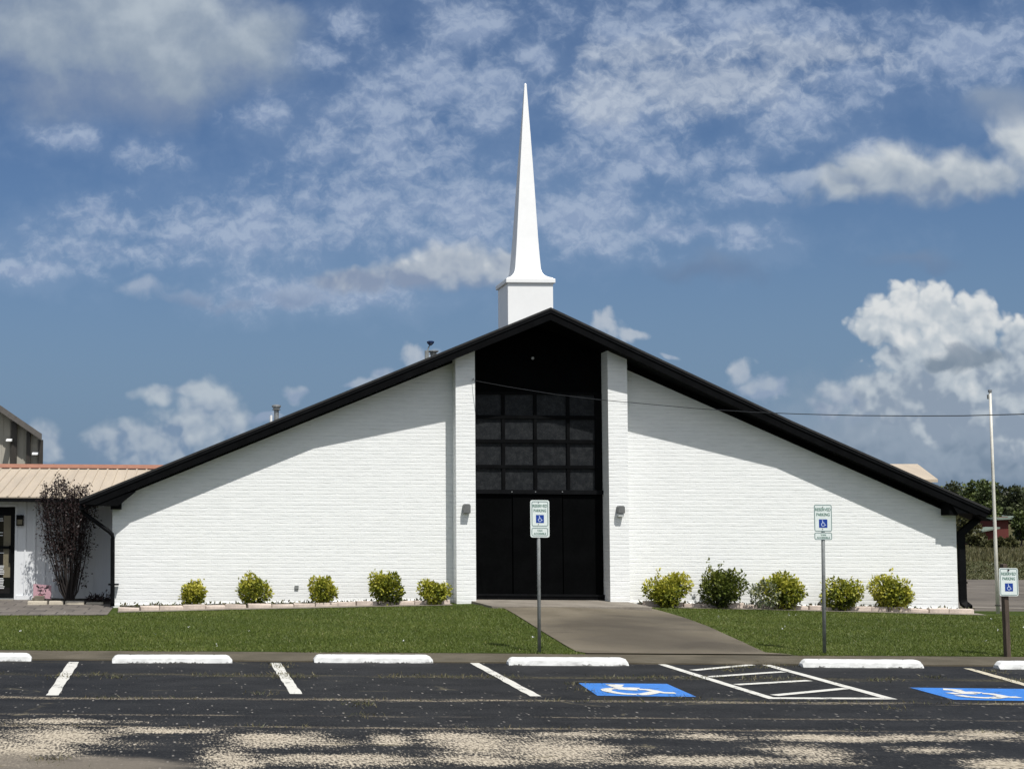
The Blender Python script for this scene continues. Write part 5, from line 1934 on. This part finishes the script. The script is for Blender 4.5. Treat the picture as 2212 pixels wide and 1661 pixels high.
# ------------------------------------------------------------------ grey metal building, far left
WY = 60.0
wh = empty('metal_building', (on_y(40, 1000, WY).x, WY, 0), 'tall grey-beige metal building with sloping roof edge behind the annex', 'building')
wx1 = on_y(87, 1000, WY).x
e0, e1 = on_y(-300, 668, WY - 0.62), on_y(90.5, 936, WY - 0.62)
sl_w = (e0.z - e1.z) / (e0.x - e1.x)
zr_w = lambda x: e1.z + (x - e1.x) * sl_w
wx0 = e0.x
wb = MB()
kq = (WY + 20) / WY
q_ = [(wx0, 0), (wx1, 0), (wx1, zr_w(wx1) - 0.25), (wx0, zr_w(wx0) - 0.25)]
wb.hexa([(x_, WY, z_) for x_, z_ in q_], [(x_ * kq - 0.3, WY + 20, z_) for x_, z_ in q_])
x = wx1 - 0.15
while x > on_y(-60, 1000, WY).x:
    wb.box((x - 0.03, WY - 0.022, 0), (x + 0.03, WY - 0.001, zr_w(x) - 0.35))
    x -= 0.30
wb.build('metal_wall', M['warehouse'], wh)
rr_ = MB()
y0_, y1_ = WY - 0.62, WY + 20.5
kq = y1_ / y0_
rr_.add([(wx0, y0_, zr_w(wx0)), (e1.x, y0_, e1.z), (e1.x * kq - 0.3, y1_, e1.z), (wx0 * kq, y1_, zr_w(wx0)),
         (wx0, y0_, zr_w(wx0) - 0.10), (e1.x, y0_, e1.z - 0.10), (e1.x * kq - 0.3, y1_, e1.z - 0.10), (wx0 * kq, y1_, zr_w(wx0) - 0.10)],
        [(0, 1, 2, 3), (7, 6, 5, 4), (0, 4, 5, 1), (1, 5, 6, 2), (2, 6, 7, 3), (3, 7, 4, 0)])
wr_ = rr_.build('roof', M['grey_trim'], wh)
MB().hexa([(wx0, y0_ - 0.06, zr_w(wx0) - 0.28), (e1.x, y0_ - 0.06, e1.z - 0.28), (e1.x, y0_ - 0.06, e1.z - 0.02), (wx0, y0_ - 0.06, zr_w(wx0) - 0.02)],
          [(wx0, y0_ - 0.002, zr_w(wx0) - 0.28), (e1.x, y0_ - 0.002, e1.z - 0.28), (e1.x, y0_ - 0.002, e1.z - 0.02), (wx0, y0_ - 0.002, zr_w(wx0) - 0.02)]).build('rake_trim', M['grey_trim'], wr_)
for px_, w_ in ((29.5, 0.13), (61, 0.085), (87.5, 0.10)):
    x = on_y(px_, 1000, WY - 0.1).x
    MB().box((x - w_, WY - 0.17, 0), (x + w_, WY - 0.046, zr_w(x) - 0.3)).build('downpipe', M['brown_trim'], wh)
for (px_, py_, lab) in ((20, 950, 'white floodlight on the grey metal wall, left and higher of the two'), (76, 979, 'white floodlight on the grey metal wall near its right corner')):
    q = on_y(px_, py_, WY - 0.35)
    fl = empty('floodlight', (q.x, WY - 0.2, q.z), lab, 'floodlight', 'white floodlights on the metal building')
    MB().hexa([(q.x - 0.12, WY - 0.55, q.z - 0.06), (q.x + 0.12, WY - 0.55, q.z - 0.06), (q.x + 0.12, WY - 0.55, q.z + 0.01), (q.x - 0.12, WY - 0.55, q.z + 0.01)],
              [(q.x - 0.12, WY - 0.2, q.z - 0.03), (q.x + 0.12, WY - 0.2, q.z - 0.03), (q.x + 0.12, WY - 0.2, q.z + 0.08), (q.x - 0.12, WY - 0.2, q.z + 0.08)]).build('head', M['white_paint'], fl, bevel=0.01)
    MB().box((q.x - 0.03, WY - 0.199, q.z - 0.02), (q.x + 0.03, WY - 0.046, q.z + 0.05)).build('bracket', M['galv'], fl)


# ------------------------------------------------------------------ trees and far things
def tree(x, ybase, ytop, wpx, Y, mat, label, seed, cat='tree', name='tree', nleaf=1500, size=0.24, group='trees beyond the field', trunk=True, z0=-0.1):
    g = np.random.default_rng(seed)
    b0 = on_y(x, ybase, Y)
    base = Vector((b0.x, Y, z0))
    Hm = on_y(x, ytop, Y).z - z0
    kpx = Y / F
    Wm = wpx * kpx
    root = empty(name, base, label, cat, group)
    nl = 16
    lo = 0.30 if trunk else 0.12
    a = g.uniform(0, 2 * math.pi, nl)
    rr = g.uniform(0.05, 0.36, nl) * Wm
    zz = g.uniform(lo + 0.12, 0.86, nl)
    rr *= np.where(zz > 0.7, 0.6, 1.0)
    cs = np.stack([np.cos(a) * rr, np.sin(a) * rr, zz * Hm], 1)
    rs = g.uniform(0.13, 0.22, nl) * min(Wm, Hm * 1.1)
    idx = g.choice(nl, nleaf, p=rs ** 2 / (rs ** 2).sum())
    d = g.normal(size=(nleaf, 3))
    d /= np.linalg.norm(d, axis=1)[:, None]
    pos = cs[idx] + d * (rs[idx] * g.uniform(0.2, 1.12, nleaf) ** 0.5)[:, None]
    pos[:, 2] = np.clip(pos[:, 2], Hm * (lo * 0.5), Hm)
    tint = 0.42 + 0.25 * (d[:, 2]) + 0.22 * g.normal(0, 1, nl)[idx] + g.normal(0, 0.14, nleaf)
    np_mesh('crown', leaf_quads(pos + np.array(base), size, g, 0.1, d, 0.7), 4, mat, root, tint)
    tm = MB()
    tm.tube([base + Vector((0, 0, -0.2)), base + Vector((g.normal(0, .1), 0, Hm * 0.35)), base + Vector((g.normal(0, .2), 0, Hm * 0.7))], [0.03 * Hm * 0.8, 0.02 * Hm, 0.006 * Hm], 7)
    for j in range(6):
        q = base + Vector((0, 0, Hm * g.uniform(0.25, 0.5)))
        tm.tube([q, q.lerp(base + Vector(cs[j]), 0.6) + Vector((0, 0, -0.1)), base + Vector(cs[j])], [0.012 * Hm, 0.008 * Hm, 0.003 * Hm], 5)
    tm.build('trunk', M['bark'], root)
    return root


T, TD, BR = M['tree'], M['tree_dull'], M['brush']
tspec = [
    (2062, 1190, 1036, 95, 118, TD, 'dull green tree seen just above the right roof slope'),
    (2100, 1190, 1028, 80, 112, T, 'green tree right of the roof tip with a pointed top'),
    (2128, 1190, 1026, 70, 108, T, 'dark green tree directly left of the white pole'),
    (2168, 1190, 1046, 75, 116, TD, 'dark dull tree just right of the white pole above the red barn'),
    (2200, 1190, 1040, 75, 110, TD, 'thin dull tree at the right edge of the photo'),
    (2240, 1190, 1034, 95, 112, T, 'green tree cut off by the right edge'),
    (2022, 1190, 1046, 90, 121, T, 'green tree hidden mostly behind the right roof slope'),
]
for i, (x, yb, yt, w, Y, m_, lab) in enumerate(tspec):
    tree(x, yb, yt, w, Y, m_, lab, 100 + i, nleaf=2400)
bspec = [
    (2096, 1190, 1100, 70, 100, BR, 'olive bush beside the right downspout at the far side of the field'),
    (2112, 1190, 1150, 50, 96, BR, 'olive bush low in front of the red shed'),
    (2150, 1190, 1163, 60, 94, BR, 'olive bush behind the white pole under the red barn'),
    (2180, 1190, 1164, 60, 95, BR, 'olive bush just above the wooden post sign'),
    (2204, 1190, 1098, 46, 97, T, 'dark green bush right of the red barn wall'),
    (2236, 1190, 1100, 60, 97, T, 'dark green bush cut off by the right edge beside the barn'),
    (2074, 1190, 1110, 60, 103, BR, 'olive bush behind the right corner of the church'),
]
for i, (x, yb, yt, w, Y, m_, lab) in enumerate(bspec):
    tree(x, yb, yt, w, Y, m_, lab, 200 + i, cat='bush', name='wild_bush', nleaf=1500, size=0.2, group='wild bushes along the field', trunk=False)
tree(118, 1100, 990, 70, 95, T, 'small patch of green tree top peeping over the annex roof', 300, nleaf=2600, size=0.22, group=None)

# red barn and lower shed
bn = empty('red_barn', (on_y(2165, 1150, 106).x, 106, -0.1), 'dark red barn with grey-green roof edge half hidden by trees at the right', 'barn')
a, b_ = on_y(2152, 1125, 106), on_y(2178, 1125, 106)
za, zb_ = on_y(2150, 1122, 106).z, on_y(2178, 1115, 106).z
MB().prism_y([(a.x, -0.1), (b_.x, -0.1), (b_.x, zb_), (a.x, za)], 106, 112).build('wall', M['red'], bn)
MB().hexa([(a.x - 0.15, 105.6, za + 0.01), (b_.x + 4.0, 105.6, zb_ + 0.01), (b_.x + 4.0, 105.6, zb_ + 0.16), (a.x - 0.15, 105.6, za + 0.16)],
          [(a.x - 0.15, 112.4, za + 0.01), (b_.x + 4.0, 112.4, zb_ + 0.01), (b_.x + 4.0, 112.4, zb_ + 0.16), (a.x - 0.15, 112.4, za + 0.16)]).build('roof', M['barn_roof'], bn)
sd_ = empty('red_shed', (on_y(2138, 1150, 104).x, 104, -0.1), 'low red lean-to shed left of the red barn behind the white pole', 'shed')
a, b_ = on_y(2124, 1146, 104), on_y(2151, 1146, 104)
za, zb_ = on_y(2124, 1148, 104).z, on_y(2150, 1141, 104).z
MB().prism_y([(a.x, -0.1), (b_.x, -0.1), (b_.x, zb_), (a.x, za)], 104, 105.5).build('wall', M['red'], sd_)
MB().hexa([(a.x - 0.3, 103.6, za + 0.01), (b_.x + 0.1, 103.6, zb_ + 0.01), (b_.x + 0.1, 103.6, zb_ + 0.13), (a.x - 0.3, 103.6, za + 0.13)],
          [(a.x - 0.3, 105.5, za + 0.01), (b_.x + 0.1, 105.5, zb_ + 0.01), (b_.x + 0.1, 105.5, zb_ + 0.13), (a.x - 0.3, 105.5, za + 0.13)]).build('roof', M['barn_roof'], sd_)

# tan roofed building behind the right roof slope
TBY = 56.0
tb = empty('tan_roof_building', (on_y(1985, 1010, TBY).x, TBY, 0), 'building behind the church of which a tan roof end shows above the right slope', 'building')
r0, r1, r2 = on_y(1800, 1001, TBY + 3), on_y(1982, 1001, TBY + 3), on_y(2026, 1034, TBY)
rl = on_y(1800, 1035, TBY)
m_ = MB()
m_.add([rl, r2 + Vector((0, 0, 0)), r1, r0, rl + Vector((0, 0, -0.12)), r2 + Vector((0, 0, -0.12)), r1 + Vector((0, 0, -0.12)), r0 + Vector((0, 0, -0.12))],
       [(0, 1, 2, 3), (7, 6, 5, 4), (0, 4, 5, 1), (1, 5, 6, 2), (2, 6, 7, 3), (3, 7, 4, 0)])
m_.build('roof', M['tan_roof'], tb)
MB().box((rl.x, TBY + 0.3, 0), (r2.x - 0.4, TBY + 3, r2.z - 0.13)).build('wall', M['siding'], tb)

# ------------------------------------------------------------------ grass
def inside_walk(X, Y):
    l = np.interp(Y, [p.y for p in wl][::-1], [p.x for p in wl][::-1])
    r_ = np.interp(Y, [p.y for p in wr][::-1], [p.x for p in wr][::-1])
    return (X > l - 0.02) & (X < r_ + 0.02)


def far_edge(X):
    """where the lawn stops towards the church"""
    xsL = [p.x for p in lpts]
    xsR = [p.x for p in rpts]
    pl_ = on_g(236, 1328.5)
    xx = [-60, pl_.x] + xsL + [xsL[-1] + 0.3, xsR[0] - 0.3] + xsR + [xsR[-1] + 0.3, 60]
    yy_ = [pl_.y, pl_.y] + [p.y - 0.45 for p in lpts] + [lpts[-1].y - 0.45, rpts[0].y - 0.45] + [p.y - 0.45 for p in rpts] + [rpts[-1].y - 0.45, rpts[-1].y - 0.45]
    return np.interp(X, xx, yy_)


NG = 330000
X = rng.uniform(-4.5, 20.5, NG)
Y = YK1 - 0.12 + (DW - 0.38 - YK1) * rng.uniform(0, 1, NG) ** 1.15
ok = (~inside_walk(X, Y)) & (Y < far_edge(X) - 0.02 + rng.normal(0, 0.03, NG)) & (Y > YK1 + 0.05 + 0.10 * np.sin(X * 2.3) * np.sin(X * 0.71 + 1) - np.abs(rng.normal(0, 0.05, NG)))
X, Y = X[ok], Y[ok]
Z = gz(X, Y) - 0.004
n = len(X)
hgt = rng.uniform(0.018, 0.042, n)
ang = rng.uniform(0, 2 * math.pi, n)
wd = rng.uniform(0.004, 0.008, n)
lean = rng.normal(0, 0.022, (n, 2))
base = np.stack([X, Y, Z], 1)
side = np.stack([np.cos(ang) * wd, np.sin(ang) * wd, np.zeros(n)], 1)
tipv = base + np.stack([lean[:, 0], lean[:, 1], hgt], 1)
V3 = np.stack([base - side, base + side, tipv], 1).reshape(-1, 3)
patchy = np.sin(X * 1.3 + 2 * np.sin(Y * 0.9)) * np.sin(Y * 1.7 + X * 0.4)
tint = 0.48 + 0.20 * patchy + rng.normal(0, 0.17, n)
tint = np.where(rng.random(n) < 0.012, 1.0, np.clip(tint, 0, 0.93))
tag(np_mesh('lawn_grass', V3, 3, M['blade'], tint=tint), kind='stuff')

# pale flecks (clover heads, scraps) dotted over the lawn
fx_ = np.stack([rng.uniform(-4.5, 20.0, 24), rng.uniform(YK1 + 0.3, DW - 1.6, 24)], 1)
fx_ = fx_[~inside_walk(fx_[:, 0], fx_[:, 1])]
fpos = np.repeat(np.column_stack([fx_, gz(fx_[:, 0], fx_[:, 1]) + 0.035]), 5, axis=0) + rng.normal(0, 0.010, (len(fx_) * 5, 3))
tag(np_mesh('lawn_flecks', leaf_quads(fpos, 0.022, up=0.8, aspect=0.9), 4, M['white_ink']), kind='stuff')

# dry weeds in the joints of the lot
wp, wtint = [], []
for (yp, amt, spread) in ((1460, 2000, 0.13), (1511, 900, 0.06), (1571, 350, 0.05)):
    Yc = Yj(yp)
    for _ in range(amt):
        x = rnd.uniform(-5, 14)
        if mnoise.noise(Vector((x * 0.7, yp, 0))) < -0.05:
            continue
        wp.append((x, Yc + rnd.gauss(0, spread), 0.0))
for (px_, py_, nn) in ((605, 1440, 90), (612, 1455, 60), (160, 1458, 40), (1575, 1447, 80), (1600, 1440, 80), (1640, 1432, 60), (255, 1462, 70), (780, 1520, 70), (790, 1545, 40), (105, 1640, 60), (1265, 1490, 50), (2150, 1450, 60), (2010, 1462, 60), (1940, 1530, 30), (570, 1497, 40), (618, 1462, 70), (602, 1434, 70), (1655, 1440, 60), (1700, 1436, 50), (1540, 1462, 50), (1090, 1462, 40), (1420, 1462, 50), (130, 1460, 50), (1480, 1507, 50), (1250, 1476, 50)):
    c_ = on_z(px_, py_)
    for _ in range(nn):
        wp.append((c_.x + rnd.gauss(0, 0.12), c_.y + rnd.gauss(0, 0.12), 0.0))
wp = np.array(wp)
n = len(wp)
hgt = rng.uniform(0.015, 0.05, n)
ang = rng.uniform(0, 2 * math.pi, n)
wd = rng.uniform(0.003, 0.008, n)
side = np.stack([np.cos(ang) * wd, np.sin(ang) * wd, np.zeros(n)], 1)
lean = rng.normal(0, 0.03, (n, 2))
V3 = np.stack([wp - side, wp + side, wp + np.stack([lean[:, 0], lean[:, 1], hgt], 1)], 1).reshape(-1, 3)
tag(np_mesh('dry_weeds', V3, 3, M['weed'], tint=np.clip(rng.normal(0.45, 0.25, n), 0, 1)), kind='stuff')

# rough grass of the far field, in tufts
n = 26000
Yf_ = rng.uniform(52, 96, n)
Xf_ = np.array([on_y(2060, 1200, y).x for y in Yf_]) + rng.uniform(0, 1, n) * 8.5 * Yf_ / 60
tall = np.where(Yf_ > 72, rng.uniform(0.10, 0.34, n), rng.uniform(0.04, 0.09, n))
ang = rng.uniform(0, 2 * math.pi, n)
wd = rng.uniform(0.02, 0.05, n)
base = np.stack([Xf_, Yf_, np.full(n, -0.12)], 1)
side = np.stack([np.cos(ang) * wd, np.sin(ang) * wd, np.zeros(n)], 1)
V3 = np.stack([base - side, base + side, base + np.stack([rng.normal(0, .08, n), rng.normal(0, .08, n), tall], 1)], 1).reshape(-1, 3)
tag(np_mesh('field_grass', V3, 3, M['weed'], tint=np.clip(np.where(Yf_ > 72, 0.42, 0.22) + rng.normal(0, 0.12, n), 0, 1)), kind='stuff')
